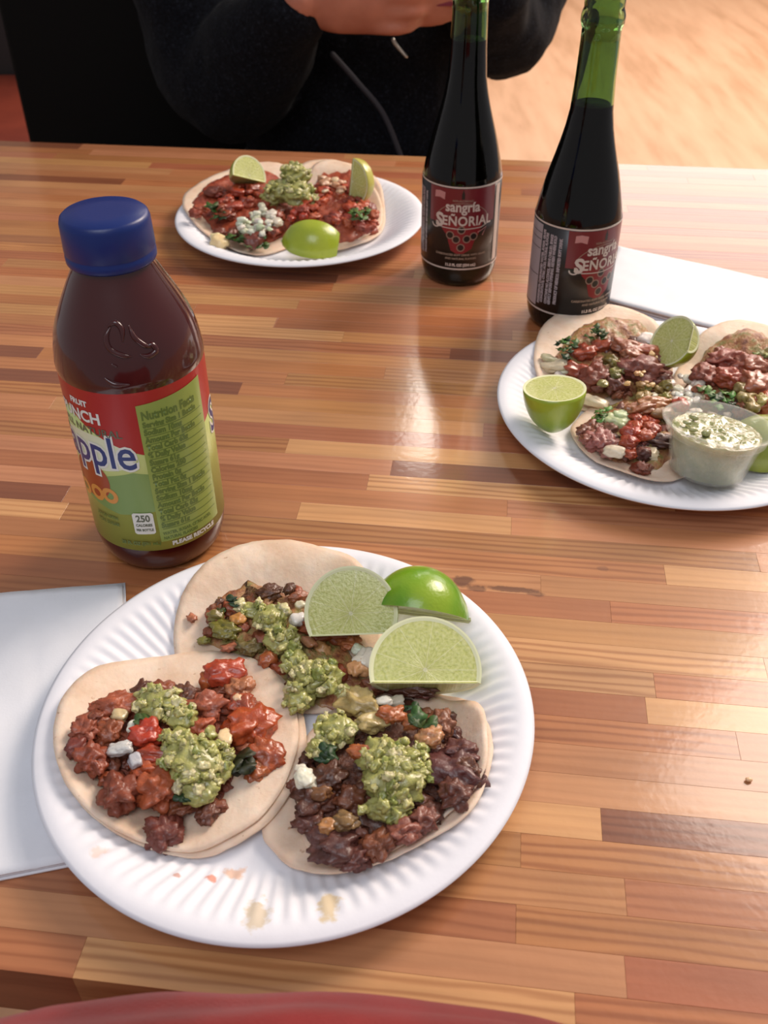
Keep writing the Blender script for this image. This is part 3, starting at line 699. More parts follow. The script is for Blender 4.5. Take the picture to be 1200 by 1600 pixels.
Ht = empty('taco', at(525, 340, 0.004), 'red minced meat taco at the right of the far plate', 'taco', 'tacos on the far plate')
tortilla(Ht, 1, [(440, 350), (450, 300), (490, 272), (540, 275), (590, 300), (602, 335), (595, 362), (560, 380), (510, 390), (460, 385)], .0024, 25, curl=.001)
tortilla(Ht, 1, [(470, 330), (478, 292), (510, 272), (550, 280), (590, 310), (598, 340), (588, 358), (550, 374), (500, 378)], .0040, 26, curl=.001)
bed(Ht, 1, [(455, 350), (465, 310), (500, 285), (555, 285), (588, 325), (592, 358), (545, 375), (490, 378)], .005, .013, BED_R, 5.1)
scatter(Ht, 1, 'meat', [(470, 335), (470, 310), (500, 288), (555, 290), (585, 330), (590, 358), (560, 368), (528, 350)], 80, (14, 26), (.014, .021), [(156, 62, 38), (168, 70, 40), (146, 58, 38), (178, 84, 50), (132, 54, 40)])
scatter(Ht, 1, 'tomato', [(445, 340), (460, 322), (485, 330), (480, 345)], 6, (13, 20), (.018, .020), [(186, 50, 36)])
scatter(Ht, 1, 'onion', [(490, 300), (500, 275), (540, 285), (540, 300)], 18, (9, 16), (.022, .026), [(206, 168, 140), (196, 150, 120), (216, 190, 160)])
scatter(Ht, 1, 'leaf', [(545, 325), (560, 318), (575, 335), (560, 350)], 10, (14, 24), (.024, .027), [(92, 128, 60), GRN])
scatter(Ht, 1, 'leaf', [(560, 318), (585, 312), (580, 330)], 4, (12, 18), (.020, .024), [(92, 128, 60), GRN])
g2 = 'lime wedges on the far plate'
lime(1, 474, 375, 0.007, 0.0245, [(.72, .69, 0, 0), (-.72, .69, 0, 0), (0, .2, 1, .8)], V3(1, -.12, -.08), V3(0, .75, -.65), 'green lime wedge lying rind up at the front of the far plate', (150, 168, 44), group=g2, length=1.12)
lime(1, 379, 272, 0.018, 0.0185, [(0, 0, 1, 0), (0, -1, 0, .2)], V3(.6, -.55, .45), V3(0, .7, .9), 'pale cut lime chunk at the back left of the far plate', (158, 164, 84), group=g2)
lime(1, 568, 288, 0.012, 0.021, [(0, 0, 1, 0), (-1, 0, 0, .1), (0, 0, -1, .5)], V3(-.75, -.7, .1), V3(.1, 0, 1), 'lime slice standing on edge at the back right of the far plate', (196, 190, 96), group=g2)

# ================================================================ RIGHT PLATE (plate 2)
D = empty('taco', at(930, 575, 0.004), 'taco with tomato and meat at the back left of the right plate', 'taco', 'tacos on the right plate')
tortilla(D, 2, [(832, 575), (842, 540), (875, 512), (920, 502), (975, 508), (1020, 530), (1050, 570), (1040, 620), (990, 645), (920, 640), (860, 620), (836, 600)], .0008, 31, curl=.002)
bed(D, 2, [(860, 575), (890, 540), (940, 520), (1000, 525), (1045, 560), (1045, 605), (985, 632), (915, 612)], .003, .010, BED_A, 6.1)
scatter(D, 2, 'meat', [(900, 560), (925, 535), (990, 530), (1040, 560), (1040, 600), (980, 625), (920, 605)], 44, (18, 30), (.006, .014), [(122, 66, 50), (104, 58, 44), (140, 84, 62), (96, 54, 42)])
for q in [(1000, 578, 64, 44, -10, .017, (112, 62, 50)), (930, 590, 50, 44, 0, .012, (128, 64, 44)), (960, 600, 40, 34, 0, .013, (96, 56, 44))]: piece(D, 2, 'meat', *q)
for q in [(912, 552, 38, 30, 0, .015, (196, 84, 56)), (905, 580, 34, 44, 80, .012, (180, 72, 48)), (940, 540, 30, 20, 0, .016, (190, 86, 60)), (985, 545, 60, 30, -10, .019, (184, 110, 78)), (1010, 548, 40, 22, -10, .019, (186, 106, 76)), (990, 556, 40, 26, 0, .020, (176, 112, 84))]: piece(D, 2, 'tomato', *q)
for q in [(883, 578, 26, 44, 70, .010, (232, 226, 196)), (865, 572, 24, 40, 70, .008, (214, 204, 170)), (1010, 532, 30, 24, -30, .016, (230, 224, 210)), (875, 590, 20, 20, 0, .009, WHT), (858, 560, 14, 26, 70, .007, (200, 196, 160))]: piece(D, 2, 'onion', *q)
scatter(D, 2, 'leaf', [(862, 535), (890, 525), (910, 540), (880, 560)], 16, (14, 26), (.014, .018), [(80, 120, 50), DG, GRN])
scatter(D, 2, 'leaf', [(920, 515), (945, 505), (950, 530), (925, 535)], 10, (16, 26), (.012, .018), [(120, 146, 80), GRN])
scatter(D, 2, 'leaf', [(1000, 525), (1035, 530), (1020, 560)], 9, (16, 24), (.014, .018), [(110, 134, 84), GRN])
scatter(D, 2, 'pepper', [(930, 560), (960, 550), (975, 580), (940, 610)], 10, (14, 24), (.018, .020), [(128, 120, 60), (150, 138, 86), (108, 100, 50)])
scatter(D, 2, 'onion', [(950, 545), (1040, 550), (1030, 610), (960, 600)], 16, (6, 11), (.020, .022), [(216, 180, 130), (206, 166, 118)])
E_ = empty('taco', at(1130, 590, 0.004), 'heaped taco at the back right of the right plate behind the sauce cup', 'taco', 'tacos on the right plate')
tortilla(E_, 2, [(1050, 600), (1070, 560), (1110, 535), (1160, 528), (1215, 545), (1250, 590), (1240, 650), (1190, 690), (1120, 690), (1065, 650)], .0010, 33, curl=.002)
bed(E_, 2, [(1070, 600), (1100, 555), (1160, 540), (1230, 575), (1230, 645), (1160, 665), (1095, 645)], .003, .014, BED_A, 7.1)
scatter(E_, 2, 'meat', [(1085, 590), (1110, 550), (1160, 545), (1225, 580), (1225, 640), (1160, 650), (1100, 630)], 50, (18, 30), (.006, .018), [(142, 76, 60), (120, 66, 50), (160, 100, 76)])
for q in [(1135, 562, 60, 36, 20, .020, (130, 66, 52)), (1105, 588, 54, 40, 30, .016, (138, 76, 62)), (1160, 570, 40, 40, 0, .020, (150, 86, 66)), (1150, 640, 46, 34, 0, .012, (96, 60, 48))]: piece(E_, 2, 'meat', *q)
for q in [(1140, 590, 44, 34, 0, .022, (206, 88, 62)), (1178, 572, 44, 30, 20, .022, (196, 110, 80)), (1180, 600, 50, 44, 0, .022, (188, 120, 84)), (1192, 630, 40, 40, 0, .018, (184, 96, 64))]: piece(E_, 2, 'tomato', *q)
scatter(E_, 2, 'leaf', [(1095, 600), (1140, 612), (1160, 632), (1110, 640)], 18, (18, 30), (.017, .022), [(96, 130, 60), (122, 152, 84), DG])
scatter(E_, 2, 'pepper', [(1150, 600), (1200, 590), (1210, 630), (1170, 640)], 12, (16, 26), (.021, .023), [(164, 148, 90), (150, 130, 76)])
scatter(E_, 2, 'leaf', [(1170, 550), (1210, 545), (1215, 570)], 6, (18, 26), (.014, .018), [(140, 150, 80)])
Fo = empty('taco', at(990, 680, 0.004), 'taco at the front of the right plate beside the sauce cup, with red salsa', 'taco', 'tacos on the right plate')
tortilla(Fo, 2, [(893, 675), (905, 650), (950, 620), (1010, 605), (1070, 620), (1110, 660), (1100, 720), (1040, 752), (980, 742), (925, 715)], .0028, 35, curl=.0015)
bed(Fo, 2, [(905, 682), (918, 650), (975, 620), (1045, 615), (1075, 680), (1030, 735), (960, 720)], .004, .007, BED_A, 8.1)
scatter(Fo, 2, 'meat', [(905, 680), (920, 655), (980, 630), (1040, 640), (1050, 700), (1010, 735), (960, 715)], 44, (16, 28), (.006, .012), [(122, 72, 60), (104, 60, 48), (86, 50, 44), (130, 84, 70)])
for q in [(928, 668, 48, 24, 30, .010, (118, 64, 44)), (938, 690, 44, 38, 20, .010, (132, 80, 72)), (955, 700, 30, 40, 70, .010, (120, 72, 66)), (1000, 732, 28, 22, 0, .008, (110, 50, 36)), (1030, 690, 30, 50, 80, .012, (80, 50, 42))]: piece(Fo, 2, 'meat', *q)
scatter(Fo, 2, 'tomato', [(985, 650), (1010, 635), (1030, 655), (1010, 700), (975, 720), (970, 690)], 34, (16, 28), (.012, .017), [(196, 72, 44), (186, 60, 40), (206, 92, 60)])
scatter(Fo, 2, 'onion', [(1045, 600), (1060, 580), (1095, 600), (1100, 625), (1060, 635)], 26, (12, 20), (.012, .016), [(232, 226, 210), (220, 206, 190), WHT])
scatter(Fo, 2, 'onion', [(1000, 610), (1080, 620), (1140, 650), (1120, 665), (1020, 640)], 16, (12, 20), (.012, .016), [(226, 206, 180), (220, 206, 190), WHT])
for q in [(960, 705, 26, 34, 50, .013, (230, 216, 190)), (964, 660, 26, 36, 60, .013, (214, 224, 170)), (1010, 712, 40, 24, 0, .008, (226, 210, 180)), (930, 628, 44, 20, -20, .008, (236, 220, 190)), (972, 650, 30, 20, 0, .015, (206, 214, 170))]: piece(Fo, 2, 'onion', *q)
for q in [(1063, 632, 26, 24, 0, .019, (206, 84, 58)), (1020, 632, 60, 24, 10, .018, (180, 130, 84)), (1000, 640, 50, 24, 10, .018, (176, 120, 76)), (1035, 645, 40, 22, 10, .018, (176, 140, 90))]: piece(Fo, 2, 'tomato', *q)
scatter(Fo, 2, 'leaf', [(915, 640), (945, 632), (960, 655), (930, 662)], 12, (16, 28), (.011, .015), [(112, 146, 66), (84, 120, 50)])
scatter(Fo, 2, 'pepper', [(985, 600), (1040, 600), (1050, 625), (990, 625)], 14, (12, 22), (.014, .018), [(168, 138, 84), (150, 126, 70), (128, 120, 56)])
g3 = 'lime wedges on the right plate'
lime(2, 865, 640, 0.004, 0.0200, [(0, 0, 1, 0)], V3(-.05, .12, 1), V3(.2, 1, 0), 'lime half standing cut face up at the left rim of the right plate', (140, 166, 40), group=g3, length=1.5)
lime(2, 1062, 541, 0.008, 0.019, [(0, 0, 1, 0), (1, 0, 0, .85)], V3(-.80, -.28, .62), V3(0, .7, 1), 'lime half leaning back at the rear rim of the right plate', (148, 170, 44), group=g3, length=1.0)
lime(2, 1192, 690, 0.003, 0.022, [(0, 1, 0, 0)], V3(1, .5, .1), V3(.3, .2, -1), 'dull green lime wedge right behind the sauce cup', (126, 138, 58), group=g3, length=1.1)

# ================================================================ SAUCE CUP
cb = at(1101, 742, 0.0052)
cup = empty('sauce_cup', cb, 'small translucent plastic cup of green salsa on the right plate', 'sauce cup')
def mat_cup():
    n = NT('cup_plastic'); n.set(Base_Color=lin((240, 240, 228)), Roughness=0.3, Alpha=0.20, Subsurface_Weight=.1, Subsurface_Scale=.004, Coat_Weight=.3)
    return n.m
cup_rot = Euler((radians(-9), radians(5), 0)).to_matrix()
def tip(vs): return [cb + V3(0, 0, .0036) + cup_rot @ (V3(p.x, p.y, p.z) - cb) for p in vs]
prof = [(0.0, 0.0), (0.0, 0.0215), (0.001, 0.0228), (0.018, 0.0262), (0.0275, 0.0285), (0.0280, 0.0300), (0.0345, 0.0312), (0.0350, 0.0335), (0.0360, 0.0340), (0.0366, 0.0335), (0.0364, 0.0308), (0.0290, 0.0292), (0.0280, 0.0277), (0.018, 0.0254), (0.0012, 0.0218), (0.0010, 0.0)]
v, f = lathe(prof, 96, cb.x, cb.y, cb.z, False, False)
obj('cup_wall', tip([p + V3(0, 0, -.10 * (p.z - cb.z)) for p in v]), f, mat_cup(), cup)
v, f = lathe([(0.0013, 0.0), (0.0013, 0.0212), (0.018, 0.0250), (0.0265, 0.0268), (0.0275, 0.0268)], 64, cb.x, cb.y, cb.z, False, False)
b0 = len(v); n = 64; R_ = 24; VV = list(v); FF = list(f)
base_ring = 4 * n
prev = base_ring
for j in range(R_ - 1, -1, -1):
    r = 0.0268 * j / R_
    if j == 0:
        VV.append(Vector((cb.x, cb.y, cb.z + 0.0295))); c = len(VV) - 1; FF += [(prev + k, prev + (k + 1) % n, c) for k in range(n)]; break
    st = len(VV)
    for k in range(n):
        a = 2 * pi * k / n; x, y = r * cos(a), r * sin(a)
        z = 0.0275 + 0.0022 * noise.noise(Vector((x * 160, y * 160, 3))) + 0.0012 * noise.noise(Vector((x * 420, y * 420, 8))) + 0.0015 * (1 - j / R_)
        VV.append(Vector((cb.x + x, cb.y + y, cb.z + z)))
    FF += [(prev + k, prev + (k + 1) % n, st + (k + 1) % n, st + k) for k in range(n)]; prev = st
ms = NT('cup_salsa'); tc = ms.objco()
ms.set(Base_Color=ms.ramp(ms.noise(tc, 130, 4), [(0.3, lin((136, 142, 88))), (0.55, lin((164, 164, 112))), (0.75, lin((186, 180, 132)))]), Roughness=0.12, Coat_Weight=1.0, Coat_Roughness=0.04); ms.bump(ms.noise(tc, 330, 2), .0010, .8)
obj('green_salsa', tip([p + V3(0, 0, -.02 * (p.z - cb.z)) for p in VV]), FF, ms.m, cup)
parts = []
for q in [(0.5, .55, .004), (-.5, .62, .0035), (.25, .72, .003), (-.1, .7, .003)]:
    a, r = q[0] * pi * .5 + pi, q[1] * .026; parts.append(blob((cb.x + r * cos(a), cb.y + r * sin(a), cb.z + .0300), (q[2], q[2] * .7, q[2] * .5), (0, 0, a), 2, .3))
V, Fc = join(parts); obj('salsa_lump', tip(V), Fc, ms.m, cup)

# ================================================================ PRINT WRAPPING
def text_mesh(body, size, offset=0.0, sx=1.0, shear=0.0, spacing=1.0, align='CENTER'):
    cu = bpy.data.curves.new('t', 'FONT'); cu.body = body; cu.size = size; cu.offset = offset; cu.align_x = align; cu.shear = shear; cu.space_character = spacing
    cu.resolution_u = 3
    o = bpy.data.objects.new('t', cu); COL.objects.link(o)
    dg = bpy.context.evaluated_depsgraph_get(); dg.update(); me = bpy.data.meshes.new_from_object(o.evaluated_get(dg))
    bm = bmesh.new(); bm.from_mesh(me)
    for v in bm.verts: v.co.x *= sx
    bpy.data.objects.remove(o); bpy.data.curves.remove(cu); bpy.data.meshes.remove(me)
    return bm
def poly_mesh(pts):
    bm = bmesh.new(); vs = [bm.verts.new((x, y, 0)) for x, y in pts]; f_ = bm.faces.new(vs)
    bmesh.ops.triangulate(bm, faces=[f_]); return bm
def wrap(name, bm, s0, z0, R, lift, mat, parent, rot=0.0, arc=None):
    """bend a flat mesh (metres) round the bottle: s along the girth, z up; R may be a function of z"""
    for _ in range(9):
        ed = [e for e in bm.edges if e.calc_length() > 0.003]
        if not ed: break
        bmesh.ops.subdivide_edges(bm, edges=ed, cuts=1, use_grid_fill=False)
        bmesh.ops.triangulate(bm, faces=[q for q in bm.faces if len(q.verts) > 3])
    Rf = R if callable(R) else (lambda z: R)
    c_, s_ = cos(rot), sin(rot)
    for v in bm.verts:
        x, y = v.co.x * c_ - v.co.y * s_, v.co.x * s_ + v.co.y * c_
        if arc: y += arc(x)
        z = z0 + y; r = Rf(z) + lift; a = (s0 + x) / Rf(z)
        v.co = Vector((r * sin(a), -r * cos(a), z))
    V, Fc = unbm(bm)
    # face outwards
    out = []
    for q in Fc:
        n_ = (V[q[1]] - V[q[0]]).cross(V[q[2]] - V[q[0]]); c = V[q[0]]
        out.append(q if n_.x * c.x + n_.y * c.y >= 0 else list(reversed(q)))
    return obj(name, V, out, mat, parent, smooth=True, local=True)
def rect(w, h): return [(-w / 2, -h / 2), (w / 2, -h / 2), (w / 2, h / 2), (-w / 2, h / 2)]
def circ(rx, ry=None, n=24): ry = ry or rx; return [(rx * cos(2 * pi * k / n), ry * sin(2 * pi * k / n)) for k in range(n)]
def ringm(r0, r1, n=24, sy=1.0):
    bm = bmesh.new(); a = [bm.verts.new((r0 * cos(2 * pi * k / n), r0 * sy * sin(2 * pi * k / n), 0)) for k in range(n)]
    b = [bm.verts.new((r1 * cos(2 * pi * k / n), r1 * sy * sin(2 * pi * k / n), 0)) for k in range(n)]
    for k in range(n): bm.faces.new((a[k], a[(k + 1) % n], b[(k + 1) % n], b[k]))
    return bm
def stroke(pts, w):
    bm = bmesh.new(); P = [Vector((x, y, 0)) for x, y in pts]; L = []; Rr = []
    for k, p in enumerate(P):
        t = (P[min(k + 1, len(P) - 1)] - P[max(k - 1, 0)]).normalized(); n_ = Vector((-t.y, t.x, 0)); ww = w(k / (len(P) - 1)) if callable(w) else w
        L.append(bm.verts.new(p + n_ * ww / 2)); Rr.append(bm.verts.new(p - n_ * ww / 2))
    for k in range(len(P) - 1): bm.faces.new((L[k], Rr[k], Rr[k + 1], L[k + 1]))
    return bm
K = 0.001

# ================================================================ JUICE BOTTLE
def ink(name, c, rough=0.4): return plain(name, c, rough, Coat_Weight=0.25, Coat_Roughness=0.15)
bx, by = -0.1288, 0.4377
jb = empty('juice_bottle', (bx, by, 0), 'plastic bottle of dark red juice with a blue cap and green label', 'bottle', rz=atan2(-bx, by))
JR = 0.0368
jp = [(0.0, 0.0), (0.0012, 0.022), (0.0, 0.028), (0.002, 0.0315), (0.006, 0.034), (0.012, 0.0358), (0.018, 0.0366), (0.0195, 0.0362), (0.03, 0.0362), (0.06, 0.0362), (0.09, 0.0363), (0.118, 0.0364), (0.1215, 0.0372), (0.125, 0.0372), (0.13, 0.0364), (0.135, 0.0356), (0.14, 0.0343), (0.145, 0.0325), (0.15, 0.0302), (0.155, 0.0278), (0.16, 0.0252), (0.165, 0.0226), (0.169, 0.0205), (0.172, 0.0192), (0.176, 0.0185), (0.180, 0.0182), (0.193, 0.018)]
mj = NT('red_juice')
mj.set(Base_Color=(0.055, 0.0025, 0.003), Roughness=0.3, Transmission_Weight=0.12, IOR=1.36, Coat_Weight=1.0, Coat_Roughness=0.07)
v, f = lathe(jp, 96); body = obj('bottle_body', v, f, mj.m, jb, local=True)
# moulded swirls standing proud of the shoulder
def prof_r(pr, z):
    for (z0, r0), (z1, r1) in zip(pr, pr[1:]):
        if z0 <= z <= z1 and z1 > z0: return r0 + (r1 - r0) * (z - z0) / (z1 - z0)
    return pr[-1][1]
mrel = plain('moulded_plastic', (60, 14, 16), 0.12, Coat_Weight=1.0, Coat_Roughness=0.05)
mrel.node_tree.nodes['Principled BSDF'].inputs['Transmission Weight'].default_value = 0.6
for pts in ([(-8, 152), (-10.5, 148), (-9, 143), (-4, 140), (0, 139)], [(-9, 152.5), (-5, 154), (-2, 151), (-2.5, 146)], [(2, 152), (3.5, 147), (7, 143), (10, 141)], [(4.5, 139), (8, 137.5), (12, 139), (11, 142), (8, 142)], [(-13, 129), (-9, 126), (-3, 125.5)], [(-9, 136), (-7, 135)]):
    pp = []
    for s, z in pts:
        z *= K; r = prof_r(jp, z) + 0.0001; a = s * K / 0.034; pp.append((r * sin(a), -r * cos(a), z))
    v, f = chain(pp, [0.0005] + [0.0014] * (len(pp) - 2) + [0.0005], 8, 5); obj('moulded_swirl', v, f, mj.m, jb, local=True)
mcap = NT('blue_cap'); mcap.set(Base_Color=lin((2, 34, 102)), Roughness=0.36); mcap.bump(mcap.noise(mcap.objco(), 500, 2), .0001, .4)
cp = [(0.1735, 0.0182), (0.1735, 0.0208), (0.1745, 0.0213), (0.1775, 0.0213), (0.1782, 0.0209), (0.1790, 0.0209), (0.1798, 0.0213), (0.1925, 0.0209), (0.1948, 0.0202), (0.196, 0.0188), (0.1962, 0.010), (0.1962, 0.0)]
v, f = lathe(cp, 120); cap = obj('cap', v, f, mcap.m, jb, local=True)
# label sleeve
v, f = lathe([(0.0200, 0.0364), (0.0200, 0.0368), (0.1205, 0.0368), (0.1205, 0.0364)], 120, close_top=False, close_bot=False)
ml = NT('green_label'); tc = ml.objco(); sx = ml.add('ShaderNodeSeparateXYZ'); ml.link(tc, sx.inputs[0])
ml.set(Base_Color=ml.ramp(ml.math('MULTIPLY', sx.outputs[2], 8.0), [(0.15, lin((172, 190, 84))), (0.5, lin((182, 198, 106))), (0.62, lin((198, 208, 132)))]), Roughness=0.35, Coat_Weight=.3, Coat_Roughness=.15)
lab = obj('label', v, f, ml.m, jb, local=True)
tag(lab, 'green and red printed paper label')
I_RED = ink('ink_red', (170, 30, 30)); I_WHITE = ink('ink_white', (226, 228, 222)); I_BLUE = ink('ink_blue', (28, 52, 118)); I_PANEL = ink('ink_panel', (146, 166, 80)); I_DG = ink('ink_darkgreen', (96, 120, 54)); I_LEAF = ink('ink_leaf', (126, 156, 84))
I_PALE = ink('ink_pale', (222, 228, 196)); I_ORANGE = ink('ink_orange', (222, 150, 66)); I_FRUIT = ink('ink_fruit', (164, 70, 28)); I_GREY = ink('ink_grey', (92, 100, 80))
D2S = lambda d: radians(d) * JR
# red crown of the label: straight top, scalloped lower edge
pts = []
for k in range(0, 73):
    a = -180 + 5 * k; pts.append((D2S(a), 0.1203))
low = []
for k in range(0, 73):
    a = 180 - 5 * k; t = abs(((a - 20) + 180) % 360 - 180) / 90.0
    if t > 1: t = 2 - t
    low.append((D2S(a), 0.0800 + 0.027 * t ** 1.5))
wrap('label_crown', poly_mesh(pts + low), 0, 0, JR, .00012, I_RED, lab)
for c0 in (-62, 118):
    wrap('label_cloud', poly_mesh(circ(.026, .011, 40)), D2S(c0 + 12), .083, JR, .00008, I_PALE, lab)
    wrap('label_leaf', poly_mesh([(-.03, -.004), (-.01, .006), (.012, .012), (.030, .008), (.036, -.006), (.02, -.014), (0, -.0165), (-.02, -.012)]), D2S(c0 + 28), .061, JR, .00010, I_LEAF, lab)
    wrap('label_fruit', poly_mesh(circ(.013, .013, 30)), D2S(c0 + 4), .064, JR, .00018, I_FRUIT, lab)
    for dx in (-.006, .005, .014): wrap('label_fruit_slice', ringm(.0024, .0050, 24), D2S(c0) + dx, .0545 + dx * .1, JR, .00024, I_ORANGE, lab)
    wrap('label_logo_outline', text_mesh('Snapple', .027, .0016, .80), D2S(c0), .0755, JR, .00028, I_WHITE, lab)
    wrap('label_logo', text_mesh('Snapple', .027, .0003, .80), D2S(c0), .0755, JR, .00036, I_BLUE, lab)
    wrap('label_lettering', text_mesh('ALL NATURAL', .0062, .0001, 1.0), D2S(c0 + 13), .0945, JR, .00030, I_GREY, lab)
    wrap('label_lettering', text_mesh('PUNCH', .0090, .0003, .95), D2S(c0 + 6), .1015, JR, .00030, I_WHITE, lab)
    wrap('label_lettering', text_mesh('FRUIT', .0045, .0002, 1), D2S(c0 + 10), .1105, JR, .00030, I_WHITE, lab)
# nutrition panel
wrap('nutrition_panel', poly_mesh([(-.0005, 0), (.0375, 0), (.0375, .0900), (-.0005, .0870)]), D2S(-3), .0260, JR, .00040, I_PANEL, lab)
rr = random.Random(5)
wrap('panel_lettering', text_mesh('Nutrition Facts', .0068, .0003, .72, align='LEFT'), D2S(-3) + .0012, .1045, JR, .00052, I_DG, lab)
wd = ['Calories 250', 'Total Fat 0g', 'Sodium 10mg', 'Total Carb 63g', 'Sugars 61g', 'Protein 0g', 'Serving Size 1 Bottle', 'Amount Per Bottle', '% Daily Value']
zz = .1000
for k in range(15):
    t = wd[(k * 5 + 6) % len(wd)]
    wrap('panel_lettering', text_mesh(t, .0044, .00025, .82, align='LEFT'), D2S(-3) + .0012, zz, JR, .00052, I_DG, lab)
    wrap('panel_rule', poly_mesh(rect(.034, .0004)), D2S(-3) + .0186, zz - .0011, JR, .00050, I_DG, lab); zz -= .0046
for k, t in enumerate(['WATER, SUGAR, CITRIC ACID,', 'NATURAL FLAVORS']): wrap('panel_lettering', text_mesh(t, .0028, .0001, .78, align='LEFT'), D2S(-3) + .0012, .0305 - k * .0032 + .0, JR, .00052, I_DG, lab)
wrap('label_lettering', text_mesh('PLEASE RECYCLE', .0036, .0002, 1.0, align='LEFT'), D2S(5), .0225, JR, .00052, I_WHITE, lab)
wrap('calorie_badge', poly_mesh([(-.0055, -.0062), (-.0045, -.0072), (.0045, -.0072), (.0055, -.0062), (.0055, .0062), (.0045, .0072), (-.0045, .0072), (-.0055, .0062)]), D2S(-15), .0395, JR, .0005, I_WHITE, lab)
wrap('label_lettering', text_mesh('250', .0062, .0002, .8), D2S(-15), .0410, JR, .00060, I_GREY, lab)
wrap('label_lettering', text_mesh('CALORIES', .0024, .0001, .8), D2S(-15), .0377, JR, .00060, I_GREY, lab)
wrap('label_lettering', text_mesh('PER BOTTLE', .0022, .0001, .75), D2S(-15), .0345, JR, .00060, I_GREY, lab)
wrap('label_lettering', text_mesh('20 FL OZ (591 mL)', .0032, .00015, .85), D2S(-21), .0245, JR, .00052, I_DG, lab)
wrap('label_lettering', text_mesh('MADE WITH', .0030, .0001, .85), D2S(-48), .0400, JR, .00052, I_DG, lab)
wrap('label_lettering', text_mesh('REAL SUGAR', .0030, .0001, .85), D2S(-48), .0358, JR, .00052, I_DG, lab)

# ================================================================ SANGRIA BOTTLES
gp = [(0.0, 0.0), (0.0015, 0.020), (0.0, 0.0245), (0.0015, 0.0275), (0.006, 0.0300), (0.012, 0.0314), (0.018, 0.0319), (0.087, 0.0319), (0.0915, 0.0312), (0.1, 0.0295), (0.11, 0.0272), (0.12, 0.0246), (0.13, 0.0217), (0.14, 0.0190), (0.15, 0.0167), (0.161, 0.0149), (0.18, 0.0138), (0.205, 0.0131), (0.2125, 0.0131), (0.2138, 0.0136), (0.217, 0.0145), (0.2205, 0.0145), (0.2235, 0.0137), (0.2250, 0.0131), (0.2270, 0.0133), (0.2330, 0.0132), (0.2345, 0.0125), (0.2345, 0.0100), (0.230, 0.0098), (0.2, 0.0112), (0.18, 0.0120), (0.161, 0.0131), (0.15, 0.0148), (0.14, 0.0171), (0.13, 0.0198), (0.12, 0.0227), (0.11, 0.0253), (0.1, 0.0276), (0.09, 0.0294), (0.018, 0.0299), (0.008, 0.027), (0.003, 0.02), (0.003, 0.0)]
mg = NT('green_glass'); mg.set(Base_Color=(0.27, 0.46, 0.20), Roughness=0.03, Transmission_Weight=1.0, IOR=1.45)
mlq = plain('dark_sangria', (12, 5, 5), 0.5); mlq.node_tree.nodes['Principled BSDF'].inputs['Specular IOR Level'].default_value = 0.02
Z_W = ink('print_cream', (206, 190, 180)); Z_K = ink('print_black', (26, 18, 18)); Z_R = ink('print_wine', (112, 22, 34)); Z_G = ink('print_grape', (132, 26, 36)); Z_S = ink('print_silver', (160, 150, 156)); Z_P = ink('print_pink', (190, 130, 128)); Z_D = ink('print_dim', (150, 128, 112))
LRn = 0.0321
